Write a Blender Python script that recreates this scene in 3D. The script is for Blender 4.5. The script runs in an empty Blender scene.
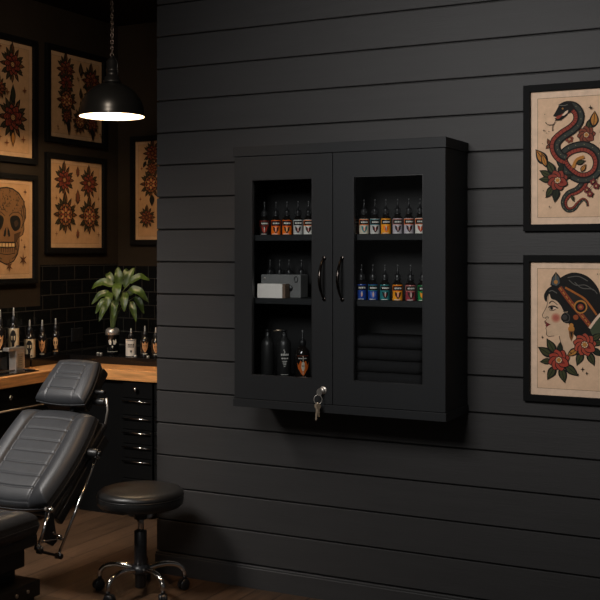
import bpy, bmesh, math, random
from mathutils import Vector, Matrix
random.seed(7)
PI = math.pi
C = bpy.context.scene.collection
SC = bpy.context.scene

# ------------------------------------------------------------------ camera, light, exposure
cam_d = bpy.data.cameras.new('camera'); cam = bpy.data.objects.new('camera', cam_d); C.objects.link(cam)
cam_d.sensor_width = 36; cam_d.sensor_fit = 'HORIZONTAL'; cam_d.lens = 1077/600*36
cam_d.shift_y = -49/600
cam_d.clip_start = .05
cam.location = (0, -4.185, 1.5)
cam.rotation_euler = (PI/2, 0, math.atan(550/1077))
SC.camera = cam

w = bpy.data.worlds.new('world'); SC.world = w; w.use_nodes = True
w.node_tree.nodes['Background'].inputs[0].default_value = (1, .97, .94, 1)
w.node_tree.nodes['Background'].inputs[1].default_value = .05

def area(name, loc, target, size, power, col):
    l = bpy.data.lights.new(name, 'AREA'); l.shape = 'RECTANGLE'; l.size, l.size_y = size
    l.energy = power; l.color = col
    o = bpy.data.objects.new(name, l); C.objects.link(o); o.location = loc
    o.rotation_euler = (Vector(target)-Vector(loc)).to_track_quat('-Z', 'Y').to_euler()
    return o
def spot(name, loc, target, half, power, col, size, blend=1):
    l = bpy.data.lights.new(name, 'SPOT'); l.energy = power; l.color = col; l.shadow_soft_size = size
    l.spot_size = 2*math.radians(half); l.spot_blend = blend
    o = bpy.data.objects.new(name, l); C.objects.link(o); o.location = loc
    o.rotation_euler = (Vector(target)-Vector(loc)).to_track_quat('-Z', 'Y').to_euler()
    return o
spot('wall_washer', (-1.55, -3.2, 2.75), (-1.35, 0, 1.75), 36, 320, (1, .975, .955), .60)
ca = area('added_chair_fill', (-3.8, -2.0, 2.95), (-3.85, -.1, .4), (.9, .9), 34, (1, .95, .90)); ca.data.spread = math.radians(70)  # unseen fill light, added to brighten the chair, floor and worktop
spot('added_picture_fill', (-2.95, -.9, 2.9), (-4.35, .85, 2.15), 34, 45, (1, .82, .64), .12)  # unseen warm fill, added to lift the prints on the left wall
spot('ceiling_spot_warm', (-1.9, -.75, 2.95), (-2.9, -.4, .5), 30, 45, (1, .62, .33), .08)

SC.view_settings.view_transform = 'Standard'
SC.view_settings.look = 'None'
SC.view_settings.exposure = 0
SC.view_settings.gamma = 1

# ------------------------------------------------------------------ materials
def s2l(c): return tuple((x/255/12.92 if x/255 <= .04045 else ((x/255+.055)/1.055)**2.4) for x in c)
def mat(name, col, rough=.5, metal=0, noise=0, nscale=20, bump=0, bscale=80, spec=.5, coat=0, stretch=(1, 1, 1)):
    m = bpy.data.materials.new(name); m.use_nodes = True
    nt = m.node_tree; b = nt.nodes['Principled BSDF']
    b.inputs['Base Color'].default_value = (*col, 1)
    b.inputs['Roughness'].default_value = rough
    b.inputs['Metallic'].default_value = metal
    b.inputs['Specular IOR Level'].default_value = spec
    b.inputs['Coat Weight'].default_value = coat
    if noise or bump:
        tc = nt.nodes.new('ShaderNodeTexCoord'); mp = nt.nodes.new('ShaderNodeMapping')
        mp.inputs['Scale'].default_value = stretch
        nt.links.new(tc.outputs['Object'], mp.inputs['Vector'])
    if noise:
        n = nt.nodes.new('ShaderNodeTexNoise'); n.inputs['Scale'].default_value = nscale; n.inputs['Detail'].default_value = 5
        nt.links.new(mp.outputs['Vector'], n.inputs['Vector'])
        r = nt.nodes.new('ShaderNodeValToRGB')
        r.color_ramp.elements[0].position = .3; r.color_ramp.elements[1].position = .7
        r.color_ramp.elements[0].color = (*[c*(1-noise) for c in col], 1)
        r.color_ramp.elements[1].color = (*[min(1, c*(1+noise)) for c in col], 1)
        nt.links.new(n.outputs['Fac'], r.inputs['Fac']); nt.links.new(r.outputs['Color'], b.inputs['Base Color'])
    if bump:
        n2 = nt.nodes.new('ShaderNodeTexNoise'); n2.inputs['Scale'].default_value = bscale; n2.inputs['Detail'].default_value = 4
        nt.links.new(mp.outputs['Vector'], n2.inputs['Vector'])
        bp = nt.nodes.new('ShaderNodeBump'); bp.inputs['Strength'].default_value = bump; bp.inputs['Distance'].default_value = .002
        nt.links.new(n2.outputs['Fac'], bp.inputs['Height']); nt.links.new(bp.outputs['Normal'], b.inputs['Normal'])
    return m
def mat_print(name, rough=.7, mottle=.12):
    m = bpy.data.materials.new(name); m.use_nodes = True; nt = m.node_tree; b = nt.nodes['Principled BSDF']
    a = nt.nodes.new('ShaderNodeAttribute'); a.attribute_name = 'Col'
    tc = nt.nodes.new('ShaderNodeTexCoord'); n = nt.nodes.new('ShaderNodeTexNoise')
    n.inputs['Scale'].default_value = 25; n.inputs['Detail'].default_value = 8; n.inputs['Roughness'].default_value = .7
    nt.links.new(tc.outputs['Object'], n.inputs['Vector'])
    mr = nt.nodes.new('ShaderNodeMapRange'); mr.inputs['From Min'].default_value = .3; mr.inputs['From Max'].default_value = .7
    mr.inputs['To Min'].default_value = 1-mottle; mr.inputs['To Max'].default_value = 1+mottle
    nt.links.new(n.outputs['Fac'], mr.inputs['Value'])
    mx = nt.nodes.new('ShaderNodeVectorMath'); mx.operation = 'MULTIPLY'
    nt.links.new(a.outputs['Color'], mx.inputs[0]); nt.links.new(mr.outputs['Result'], mx.inputs[1])
    nt.links.new(mx.outputs[0], b.inputs['Base Color'])
    b.inputs['Roughness'].default_value = rough; b.inputs['Specular IOR Level'].default_value = .2
    return m
def mat_brick(name, c1, c2, mortar, bw, bh, msize, rough, axes, offset=.5, bump=.5, grain=0):
    m = bpy.data.materials.new(name); m.use_nodes = True; nt = m.node_tree; b = nt.nodes['Principled BSDF']
    tc = nt.nodes.new('ShaderNodeTexCoord'); mp = nt.nodes.new('ShaderNodeCombineXYZ'); sp = nt.nodes.new('ShaderNodeSeparateXYZ')
    br = nt.nodes.new('ShaderNodeTexBrick')
    nt.links.new(tc.outputs['Object'], sp.inputs[0])
    for i, ax in enumerate(axes): nt.links.new(sp.outputs[ax.upper()], mp.inputs[i])
    nt.links.new(mp.outputs['Vector'], br.inputs['Vector'])
    br.inputs['Color1'].default_value = (*c1, 1); br.inputs['Color2'].default_value = (*c2, 1); br.inputs['Mortar'].default_value = (*mortar, 1)
    br.inputs['Scale'].default_value = 1; br.inputs['Mortar Size'].default_value = msize; br.inputs['Mortar Smooth'].default_value = .2
    br.inputs['Brick Width'].default_value = bw; br.inputs['Row Height'].default_value = bh; br.offset = offset
    col = br.outputs['Color']
    if grain:
        mp2 = nt.nodes.new('ShaderNodeMapping'); mp2.inputs['Scale'].default_value = (3, 60, 1)
        nt.links.new(mp.outputs['Vector'], mp2.inputs['Vector'])
        n = nt.nodes.new('ShaderNodeTexNoise'); n.inputs['Scale'].default_value = 1.5; n.inputs['Detail'].default_value = 6
        nt.links.new(mp2.outputs['Vector'], n.inputs['Vector'])
        mr = nt.nodes.new('ShaderNodeMapRange'); mr.inputs['From Min'].default_value = .3; mr.inputs['From Max'].default_value = .7
        mr.inputs['To Min'].default_value = 1-grain; mr.inputs['To Max'].default_value = 1+grain
        nt.links.new(n.outputs['Fac'], mr.inputs['Value'])
        mx = nt.nodes.new('ShaderNodeVectorMath'); mx.operation = 'MULTIPLY'
        nt.links.new(col, mx.inputs[0]); nt.links.new(mr.outputs['Result'], mx.inputs[1]); col = mx.outputs[0]
    nt.links.new(col, b.inputs['Base Color'])
    b.inputs['Roughness'].default_value = rough
    bp = nt.nodes.new('ShaderNodeBump'); bp.inputs['Strength'].default_value = bump; bp.inputs['Distance'].default_value = .002; bp.invert = True
    nt.links.new(br.outputs['Fac'], bp.inputs['Height']); nt.links.new(bp.outputs['Normal'], b.inputs['Normal'])
    return m
def mat_glass(name):
    m = bpy.data.materials.new(name); m.use_nodes = True; nt = m.node_tree; nt.nodes.clear()
    out = nt.nodes.new('ShaderNodeOutputMaterial'); mix = nt.nodes.new('ShaderNodeMixShader')
    fr = nt.nodes.new('ShaderNodeFresnel'); fr.inputs['IOR'].default_value = 1.3
    tr = nt.nodes.new('ShaderNodeBsdfTransparent'); tr.inputs[0].default_value = (.93, .94, .94, 1)
    gl = nt.nodes.new('ShaderNodeBsdfGlossy'); gl.inputs['Roughness'].default_value = .03
    nt.links.new(fr.outputs[0], mix.inputs[0]); nt.links.new(tr.outputs[0], mix.inputs[1]); nt.links.new(gl.outputs[0], mix.inputs[2])
    nt.links.new(mix.outputs[0], out.inputs[0])
    return m
def mat_emit(name, col, s):
    m = bpy.data.materials.new(name); m.use_nodes = True; b = m.node_tree.nodes['Principled BSDF']
    b.inputs['Emission Color'].default_value = (*col, 1); b.inputs['Emission Strength'].default_value = s
    return m

M = dict(
    shiplap=mat('charcoal painted boards', (.036, .0345, .034), .55, noise=.06, nscale=3, bump=.25, bscale=14, stretch=(1, 6, 12), spec=.35),
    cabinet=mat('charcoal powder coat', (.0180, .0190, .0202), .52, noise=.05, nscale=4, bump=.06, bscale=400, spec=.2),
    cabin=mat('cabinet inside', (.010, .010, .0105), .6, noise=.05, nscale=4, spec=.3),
    wallbrown=mat('dark umber wall paint', (.024, .017, .011), .8, noise=.1, nscale=5, spec=.15),
    ceil=mat('black ceiling paint', (.010, .009, .008), .9, noise=.1, nscale=3, spec=.1),
    blackframe=mat('black lacquered wood', (.005, .005, .005), .65, noise=.1, nscale=8, spec=.1),
    black=mat('satin black', (.010, .010, .0105), .4, noise=.08, nscale=6),
    blackgloss=mat('gloss black', (.006, .006, .006), .12, noise=.05, nscale=6),
    cabblack=mat('black laminate', (.0035, .0035, .0035), .6, noise=.08, nscale=6, spec=.1),
    leather=mat('black vinyl upholstery', (.032, .034, .038), .42, noise=.1, nscale=30, bump=.2, bscale=260, spec=.5),
    leatherseat=mat('black stool vinyl', (.012, .012, .012), .36, noise=.1, nscale=30, bump=.2, bscale=220, spec=.5),
    chrome=mat('polished chrome', (.62, .60, .58), .14, 1, noise=.03, nscale=4),
    steel=mat('brushed steel', (.55, .51, .46), .36, .75, noise=.08, nscale=40, stretch=(1, 1, 12)),
    bronze=mat('dark bronze metal', (.06, .05, .045), .22, 1, noise=.1, nscale=20),
    brass=mat('aged brass key', (.55, .43, .31), .36, .85, noise=.12, nscale=60),
    plastic=mat('matte black plastic', (.012, .012, .013), .35, noise=.05, nscale=20),
    bottle=mat('dark ink filled plastic', (.010, .008, .007), .12, noise=.1, nscale=20, coat=.3),
    matteb=mat('matte black bottle', (.014, .014, .014), .38, noise=.05, nscale=20),
    towel=mat('black terry cloth', (.016, .016, .017), .95, noise=.3, nscale=260, bump=1, bscale=420, spec=.1),
    grey=mat('grey enamel case', (.15, .15, .148), .5, noise=.08, nscale=20),
    white=mat('white card box', (.78, .73, .68), .7, noise=.04, nscale=15),
    brown=mat('brown card side', (.14, .09, .06), .7, noise=.1, nscale=20),
    shade=mat('black enamel shade', (.012, .012, .012), .3, noise=.05, nscale=10),
    shadein=mat('white enamel shade lining', (.85, .82, .76), .5, noise=.02, nscale=10),
    leaf=mat('glossy green leaf', (.045, .075, .012), .38, noise=.4, nscale=14),
    stem=mat('pale green stem', (.09, .12, .03), .5, noise=.2, nscale=30),
    soil=mat('dark potting soil', (.015, .010, .007), .95, noise=.4, nscale=90, bump=1, bscale=120),
    wood=mat('oiled oak worktop', (.66, .30, .10), .42, noise=.35, nscale=5, stretch=(1.2, 14, 14), bump=.1, bscale=20),
    woodl=mat('oiled oak worktop left run', (.66, .30, .10), .42, noise=.35, nscale=5, stretch=(14, 1.2, 14), bump=.1, bscale=20),
    paper=mat_print('printed flash paper'),
    label=mat_print('printed bottle label', .4, .04),
    glass=mat_glass('cabinet glass'),
    bulb=mat_emit('lit bulb glass', (1, .80, .56), 10),
    floor=mat_brick('dark walnut planks', (.082, .045, .024), (.054, .030, .016), (.012, .008, .005), 1.4, .13, .003, .42, 'yx', .37, .4, .35),
    tileb=mat_brick('black glazed tile back', (.0055, .0055, .0055), (.007, .007, .007), (.032, .030, .027), .10, .088, .003, .15, 'xz'),
    tilel=mat_brick('black glazed tile left', (.0055, .0055, .0055), (.007, .007, .007), (.032, .030, .027), .15, .088, .003, .15, 'yz'),
)

# ------------------------------------------------------------------ mesh builder
class MB:
    def __init__(s): s.v = []; s.f = []; s.mi = []; s.sm = []; s.col = []
    def add(s, verts, faces, mi=0, smooth=False, col=None, M=None):
        o = len(s.v)
        s.v += [(M @ Vector(p)) if M else Vector(p) for p in verts]
        for f in faces:
            s.f.append([i+o for i in f]); s.mi.append(mi); s.sm.append(smooth); s.col.append(col)
        return s
    def bm(s, b, mi=0, smooth=False, M=None):
        b.verts.index_update()
        s.add([v.co.copy() for v in b.verts], [[v.index for v in f.verts] for f in b.faces], mi, smooth, None, M); b.free(); return s
    def box(s, x0, x1, y0, y1, z0, z1, bev=0, mi=0, M=None, seg=2):
        b = bmesh.new(); bmesh.ops.create_cube(b, size=1)
        for v in b.verts:
            v.co = Vector(((x0+x1)/2+v.co.x*(x1-x0), (y0+y1)/2+v.co.y*(y1-y0), (z0+z1)/2+v.co.z*(z1-z0)))
        if bev: bmesh.ops.bevel(b, geom=b.edges[:], offset=bev, segments=seg, affect='EDGES', profile=.5)
        return s.bm(b, mi, False, M)
    def ring(s, x0, x1, z0, z1, a0, a1, c0, c1, y0, y1, bev=.001, mi=0, M=None):
        # flat panel in the xz plane from y0 (front) to y1 with a rectangular opening
        b = bmesh.new()
        O = [(x0, z0), (x1, z0), (x1, z1), (x0, z1)]; I = [(a0, c0), (a1, c0), (a1, c1), (a0, c1)]
        q = {}
        for k, L in (('o', O), ('i', I)):
            for y in (y0, y1): q[k, y] = [b.verts.new((x, y, z)) for x, z in L]
        for i in range(4):
            j = (i+1) % 4
            b.faces.new((q['o', y0][i], q['o', y0][j], q['i', y0][j], q['i', y0][i]))
            b.faces.new((q['o', y1][j], q['o', y1][i], q['i', y1][i], q['i', y1][j]))
            b.faces.new((q['o', y0][j], q['o', y0][i], q['o', y1][i], q['o', y1][j]))
            b.faces.new((q['i', y0][i], q['i', y0][j], q['i', y1][j], q['i', y1][i]))
        bmesh.ops.recalc_face_normals(b, faces=b.faces[:])
        if bev:
            ed = [e for e in b.edges if len(e.link_faces) == 2 and e.calc_face_angle() > .5]
            bmesh.ops.bevel(b, geom=ed, offset=bev, segments=2, affect='EDGES', profile=.5)
        return s.bm(b, mi, False, M)
    def lathe(s, prof, n=24, mi=0, M=None, smooth=True, a0=0, a1=2*PI, col=None):
        full = abs(a1-a0-2*PI) < 1e-6; m = n if full else n+1
        vs = [(r*math.cos(a0+(a1-a0)*k/n), r*math.sin(a0+(a1-a0)*k/n), z) for r, z in prof for k in range(m)]
        fs = []
        for i in range(len(prof)-1):
            for k in range(n):
                k2 = (k+1) % m if full else k+1
                fs.append([i*m+k, i*m+k2, (i+1)*m+k2, (i+1)*m+k])
        return s.add(vs, fs, mi, smooth, col, M)
    def tube(s, pts, r, n=10, mi=0, closed=False, M=None, cap=True):
        pts = [Vector(p) for p in pts]; N = len(pts)
        rs = r if isinstance(r, (list, tuple)) else [r]*N
        vs = []; up = None
        for i, p in enumerate(pts):
            a = pts[(i-1) % N] if (closed or i > 0) else p
            c = pts[(i+1) % N] if (closed or i < N-1) else p
            t = (c-a).normalized()
            if up is None:
                up = Vector((0, 0, 1)) if abs(t.z) < .9 else Vector((1, 0, 0))
            x = t.cross(up).normalized(); up = x.cross(t).normalized()
            for k in range(n):
                an = 2*PI*k/n; vs.append(p+(x*math.cos(an)+up*math.sin(an))*rs[i])
        fs = []
        for i in range(N if closed else N-1):
            for k in range(n):
                fs.append([i*n+k, i*n+(k+1) % n, ((i+1) % N)*n+(k+1) % n, ((i+1) % N)*n+k])
        if cap and not closed:
            fs.append(list(range(n))[::-1]); fs.append([(N-1)*n+k for k in range(n)])
        return s.add(vs, fs, mi, True, None, M)
    def cyl(s, p0, p1, r, n=20, mi=0, r2=None, bev=0):
        p0 = Vector(p0); p1 = Vector(p1); L = (p1-p0).length
        q = (p1-p0).to_track_quat('Z', 'Y').to_matrix().to_4x4(); q.translation = p0
        r2 = r if r2 is None else r2; b = bev or min(r, r2)*.12
        return s.lathe([(0, 0), (r-b, 0), (r, b), (r2, L-b), (r2-b, L), (0, L)], n, mi, q, True)
    def prism(s, poly, y0, y1, mi=0, M=None, bev=0):
        b = bmesh.new()
        A = [b.verts.new((x, y0, z)) for x, z in poly]; f = b.faces.new(A)
        r = bmesh.ops.extrude_face_region(b, geom=[f])
        bmesh.ops.translate(b, verts=[v for v in r['geom'] if isinstance(v, bmesh.types.BMVert)], vec=(0, y1-y0, 0))
        bmesh.ops.recalc_face_normals(b, faces=b.faces[:])
        if bev:
            ed = [e for e in b.edges if e.calc_face_angle() > .6]
            bmesh.ops.bevel(b, geom=ed, offset=bev, segments=2, affect='EDGES', profile=.5)
        return s.bm(b, mi, False, M)
    def build(s, name, mats, parent=None, origin=(0, 0, 0), loc=None):
        o3 = Vector(origin)
        me = bpy.data.meshes.new(name)
        me.from_pydata([tuple(p-o3) for p in s.v], [], s.f)
        mats = mats if isinstance(mats, (list, tuple)) else [mats]
        for m in mats: me.materials.append(m)
        me.polygons.foreach_set('material_index', s.mi); me.polygons.foreach_set('use_smooth', s.sm)
        if any(c is not None for c in s.col):
            at = me.color_attributes.new('Col', 'FLOAT_COLOR', 'CORNER')
            for p in me.polygons:
                c = s.col[p.index] or (.5, .5, .5)
                for li in p.loop_indices: at.data[li].color = (*c, 1)
        me.update()
        o = bpy.data.objects.new(name, me); C.objects.link(o)
        if parent: o.parent = parent
        if loc is not None: o.location = loc
        elif not parent: o.location = o3
        return o
def thing(name, label, cat, loc=(0, 0, 0), rz=0, group=None):
    o = bpy.data.objects.new(name, None); C.objects.link(o); o.empty_display_size = .05
    o.location = loc; o.rotation_euler = (0, 0, rz)
    return tag(o, label, cat, group)
def tag(o, label, cat, group=None):
    o['label'] = label; o['category'] = cat
    if group: o['group'] = group
    return o
def struct(o): o['kind'] = 'structure'; return o
def catmull(pts, n=8, closed=False):
    out = []; N = len(pts)
    for i in range(N if closed else N-1):
        g = (lambda k: pts[k % N]) if closed else (lambda k: pts[max(0, min(N-1, k))])
        p0, p1, p2, p3 = g(i-1), g(i), g(i+1), g(i+2)
        for k in range(n):
            t = k/n
            out.append(tuple(.5*(2*b+(c-a)*t+(2*a-5*b+4*c-d)*t*t+(-a+3*b-3*c+d)*t**3) for a, b, c, d in zip(p0, p1, p2, p3)))
    if not closed: out.append(tuple(pts[-1]))
    return out

# ------------------------------------------------------------------ the room
struct(MB().box(-4.6, 1.4, -5.6, 1.9, -.06, 0).build('floor', M['floor']))
struct(MB().box(-4.6, 1.4, -5.6, 1.9, 3.0, 3.06).build('ceiling', M['ceil']))
struct(MB().box(-4.45, -4.35, -5.6, 1.763, 0, 3.0).build('wall_left', M['wallbrown']))
struct(MB().box(-4.35, 1.4, 1.663, 1.763, 0, 3.0).build('wall_back', M['wallbrown']))
# shiplap partition
def shiplap():
    mb = MB(); x0, x1 = -2.889, 1.4
    pr = [(0, 0.0)]; g = .0032; d = .018; b = .0022
    k = 0
    while True:
        z = .099+.15*k
        if z > 2.98: break
        pr += [(0, z-g-b), (b, z-g), (d, z-g), (d, z+g), (b, z+g), (0, z+g+b)]; k += 1
    pr += [(0, 3.0), (.12, 3.0), (.12, 0)]
    A = [(x0, y, z) for y, z in pr]; B = [(x1, y, z) for y, z in pr]; n = len(pr)
    fs = [[i, (i+1) % n, n+(i+1) % n, n+i] for i in range(n)]
    mb.add(A+B, fs+[list(range(n))[::-1], [n+i for i in range(n)]])
    o = mb.build('wall_right', M['shiplap']); return struct(o)
shiplap()
mb = MB()
prof = [(0, 0), (-.016, 0), (-.016, .086), (-.0145, .0885), (-.011, .0885), (-.011, .0955), (-.0095, .098), (0, .098)]
n = len(prof); A = [(-2.889, y, z) for y, z in prof]; B = [(1.4, y, z) for y, z in prof]
mb.add(A+B, [[i, (i+1) % n, n+(i+1) % n, n+i] for i in range(n)]+[list(range(n))[::-1], [n+i for i in range(n)]])
struct(mb.build('baseboard_right', M['shiplap']))
# glazed tile
struct(MB().box(-4.35, -2.3, 1.655, 1.664, .80, 1.401, .001).build('trim_1', M['tileb']))
struct(MB().box(-4.351, -4.342, .886, 1.655, .80, 1.416, .001).box(-4.351, -4.342, -1.2, .885, .80, 1.17, .001).build('trim_2', M['tilel']))

# ------------------------------------------------------------------ worktop, ledge, drawer cabinets
mb = MB()
mb.box(-4.335, -2.35, .763, 1.65, .77, .83, .003)
ct = thing('countertop', 'oiled oak worktop running round the corner under the tiles', 'countertop', (-3.9, .9, .77))
mb.build('back_run', M['wood'], ct, ct.location)
MB().box(-4.335, -3.99, -1.2, .7625, .77, .83, .003).build('side_run', M['woodl'], ct, ct.location)
lg = MB().box(-4.335, -2.4, .98, 1.65, .831, .876, .002).box(-4.335, -4.2, .64, .979, .831, .876, .002).build('bottle_ledge', M['blackgloss'], origin=(-3.6, 1.3, .831))
tag(lg, 'low gloss black ledge along the back of the oak worktop', 'ledge')

def bar_pull(mb, x0, x1, y, z, dy, n=8):
    mb.tube([(x0, y-dy, z), (x1, y-dy, z)], .0034, n)
    for x in (x0+.02, x1-.02): mb.tube([(x, y, z), (x, y-dy, z)], .0035, n)
def knob(c, d):
    k = MB(); q = Vector(d).to_track_quat('Z', 'Y').to_matrix().to_4x4(); q.translation = Vector(c)
    k.lathe([(.006, 0), (.005, .012), (.010, .016), (.013, .022), (.011, .028), (.005, .031), (0, .032)], 18, 0, q)
    return k
def drawer_unit(x0, x1, label):
    t = thing('drawer_cabinet', label, 'cabinet', ((x0+x1)/2, 1.1, 0), 0, 'black drawer cabinets under the back worktop'); o = t.location
    mb = MB(); mb.box(x0, x1, .80, 1.6, .085, .768, .001)
    mb.build('body', M['cabblack'], t, o)
    for cx_ in (x0+.05, x1-.04):
        for cy_ in (.80, 1.52):
            q = Matrix.Translation((cx_, cy_, .036)) @ Matrix.Rotation(PI/2, 4, 'X')
            MB().lathe([(0, -.012), (.028, -.012), (.035, -.006), (.035, .006), (.028, .012), (0, .012)], 20, 0, q).box(cx_-.014, cx_+.014, cy_-.017, cy_-.013, .03, .084).box(cx_-.014, cx_+.014, cy_+.013, cy_+.017, .03, .084).build('caster', M['plastic'], t, o)
    zs = [.765, .672, .575, .495, .415, .335, .22, .09]
    for i in range(len(zs)-1):
        d = MB().box(x0+.004, x1-.004, .780, .799, zs[i+1]+.002, zs[i]-.002, .002).build('drawer', M['cabblack'], t, o)
        if i == 0:
            knob(((x0+x1)/2 if x1-x0 < .3 else x0+.16, .780, .725), (0, -1, 0)).build('knob', M['chrome'], d, o)
        else:
            h = MB(); bar_pull(h, x0+.012, min(x1-.012, x0+.28), .780, zs[i]-.016, .016); h.build('handle', M['chrome'], d, o)
    return t
drawer_unit(-3.665, -3.455, 'narrow black drawer cabinet with round chrome knob, between the headrest and the partition')
drawer_unit(-3.450, -2.95, 'black drawer cabinet mostly hidden behind the end of the shiplap partition')
fl = MB().box(-3.985, -3.67, .80, 1.6, 0, .768, .001).build('corner_panel', M['cabblack'], origin=(-3.83, 1.1, 0)); tag(fl, 'plain black corner panel where the two worktop runs meet', 'cabinet panel')
t = thing('base_cabinet', 'black base cabinet under the left worktop run by the reclined chair', 'cabinet', (-4.18, .0, 0)); o = t.location
MB().box(-4.335, -4.03, -1.2, .79, .08, .768, .001).box(-4.335, -4.07, -1.2, .79, 0, .08).build('body', M['cabblack'], t, o)
for y0, y1 in ((.0, .77), (-.78, -.01)):
    d = MB().box(-4.029, -4.012, y0+.004, y1-.004, .665, .762, .002).build('drawer', M['cabblack'], t, o)
    knob((-4.012, .232 if y0 > -.1 else -.4, .716), (1, 0, 0)).build('knob', M['chrome'], d, o)
    d = MB().box(-4.029, -4.012, y0+.004, y1-.004, .10, .66, .002).build('door', M['cabblack'], t, o)
    h = MB(); h.tube([(-3.994, y0+.06, .648), (-3.994, y1-.1, .648)], .0055, 8)
    for y in (y0+.1, y1-.14): h.tube([(-4.012, y, .648), (-3.994, y, .648)], .004, 8)
    h.build('handle', M['brass'], d, o)

# ------------------------------------------------------------------ wall cabinet
cx = (-2.314-1.373)/2
cab = thing('wall_cabinet', 'charcoal two-door glazed wall cabinet mounted on the shiplap wall', 'cabinet', (cx, 0, .847)); o = cab.location
for xs in (-2.311, -1.3945): MB().box(xs, xs+.018, -.249, -.001, .881, 1.896, .0008).build('side_panel', M['cabinet'], cab, o)
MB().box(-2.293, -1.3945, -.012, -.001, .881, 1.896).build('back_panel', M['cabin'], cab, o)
MB().box(-2.315, -1.3725, -.273, -.001, 1.8965, 1.937, .0015).build('top_panel', M['cabinet'], cab, o)
MB().box(-2.315, -1.3725, -.273, -.001, .847, .8805, .0015).build('bottom_panel', M['cabinet'], cab, o)
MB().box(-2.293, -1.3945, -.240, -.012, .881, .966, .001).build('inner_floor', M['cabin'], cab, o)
for z in (1.567, 1.303):
    MB().box(-2.292, -1.3955, -.236, -.012, z-.024, z, .0012).build('shelf', M['cabinet'], cab, o)
def bow(X, parent):
    p = []; r = []
    for i in range(25):
        a = i/24; z = 1.306+.166*a
        out = .046*math.sin(PI*a)**.65
        p.append((X, -.271-out-.001, z)); r.append(.0040+.0030*math.sin(PI*a)**1.5)
    h = MB().tube(p, r, 12)
    for z in (1.306, 1.472): h.cyl((X, -.271, z), (X, -.278, z), .0075, 16)
    h.build('handle', M['bronze'], parent, o)
for x0, x1, a0, a1, hx in ((-2.309, -1.8535, -2.227, -1.9435, -1.888), (-1.8505, -1.3755, -1.762, -1.466, -1.808)):
    d = MB().ring(x0, x1, .8825, 1.8945, a0, a1, .981, 1.7965, -.271, -.250, .0012).build('door', M['cabinet'], cab, o)
    MB().ring(a0-.0006, a1+.0006, .9804, 1.7971, a0+.003, a1-.003, .984, 1.7935, -.2712, -.251, .0004).build('gasket', M['black'], d, o)
    MB().box(a0, a1, -.259, -.256, .981, 1.7965).build('glass_pane', M['glass'], d, o)
    bow(hx, d)
    if x0 < -2:
        k = MB().cyl((-1.893, -.271, .938), (-1.893, -.276, .938), .016, 24).cyl((-1.893, -.276, .938), (-1.893, -.289, .938), .0115, 24, bev=.003)
        k.build('lock', M['steel'], d, o)
# keys
ks = thing('key_set', 'bunch of worn keys hanging from the lock of the left cabinet door', 'keys', (-1.893, -.30, .80)); o = ks.location
def key(mb, M4, L, head):
    pts = [(head*math.cos(a)*(.85), head*math.sin(a)) for a in [2*PI*i/20 for i in range(20)]]
    mb.prism([(x, z-head) for x, z in pts], -.0012, .0012, 0, M4, .0004)
    sh = [(-.004, -2*head+.002), (.004, -2*head+.002), (.004, -2*head-L*.5)]
    for i in range(5):
        zz = -2*head-L*(.5+.09*i); sh += [(.0025 if i % 2 else .004, zz), (.004 if i % 2 else .0025, zz-.002)]
    sh += [(.002, -2*head-L), (-.002, -2*head-L), (-.004, -2*head-L+.004)]
    mb.prism(sh, -.001, .001, 0, M4)
m4 = Matrix.Translation((-1.893, -.289, .938)) @ Matrix.Rotation(-PI/2, 4, 'X') @ Matrix.Rotation(PI/2, 4, 'Y')
k = MB()   # key in the lock: its round head stands out from the cylinder
k.box(-1.8943, -1.8917, -.296, -.288, .934, .942, .0004)
hd = [(.013*math.cos(a), .015*math.sin(a)) for a in [2*PI*i/24 for i in range(24)]]
k.prism(hd, -.0013, .0013, 0, Matrix.Translation((-1.893, -.308, .934)) @ Matrix.Rotation(PI/2-.5, 4, 'Z'), .0005)
k.build('key', M['steel'], ks, o)
rg = [(-1.897+.016*math.cos(a)*.9, -.312+.016*math.cos(a)*.45, .9055+.0185*math.sin(a)) for a in [2*PI*i/28 for i in range(28)]]
MB().tube(rg, .0016, 8, closed=True).build('ring', M['steel'], ks, o)
k = MB(); key(k, Matrix.Translation((-1.899, -.313, .893)) @ Matrix.Rotation(.25, 4, 'Z') @ Matrix.Rotation(.08, 4, 'Y'), .045, .013); k.build('key', M['brass'], ks, o)
k = MB(); key(k, Matrix.Translation((-1.893, -.3165, .891)) @ Matrix.Rotation(-.2, 4, 'Z') @ Matrix.Rotation(-.06, 4, 'Y'), .030, .012); k.build('key', M['brass'], ks, o)

# ------------------------------------------------------------------ bottles
BLK = s2l((20, 19, 18)); WHT = s2l((225, 222, 214))
def patch(mb, r, uv, col, n=6):
    # uv: polygon in (angle, z); angle 0 faces the camera side; each call sits a hair further out
    mb._k = getattr(mb, '_k', 0)+1; rr = r+mb._k*.00006
    a0 = min(a for a, z in uv); a1 = max(a for a, z in uv); N = max(2, int((a1-a0)/.06)+1); m = len(uv)
    def cut(a):   # heights at which the outline crosses this angle
        z = []
        for i in range(m):
            (p, zp), (q, zq) = uv[i], uv[(i+1) % m]
            if (p <= a) != (q <= a): z.append(zp+(zq-zp)*(a-p)/(q-p))
        return sorted(z)
    for k in range(N):
        l, r_ = a0+(a1-a0)*k/N, a0+(a1-a0)*(k+1)/N; e = (r_-l)*.02
        A, B = cut(l+e), cut(r_-e)
        if len(A) != len(B): A = B = cut((l+r_)/2)
        for i in range(0, len(A)-1, 2):
            mb.add([(rr*math.cos(t), rr*math.sin(t), z) for t, z in ((l, A[i]), (r_, B[i]), (r_, B[i+1]), (l, A[i+1]))], [[0, 1, 2, 3]], 0, True, col)
def band(mb, r, a0, a1, z0, z1, col, n=12):
    mb._k = getattr(mb, '_k', 0)+1; rr = r+mb._k*.00006
    mb.lathe([(rr, z0), (rr, z1)], n, 0, None, True, a0, a1, col)
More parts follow.
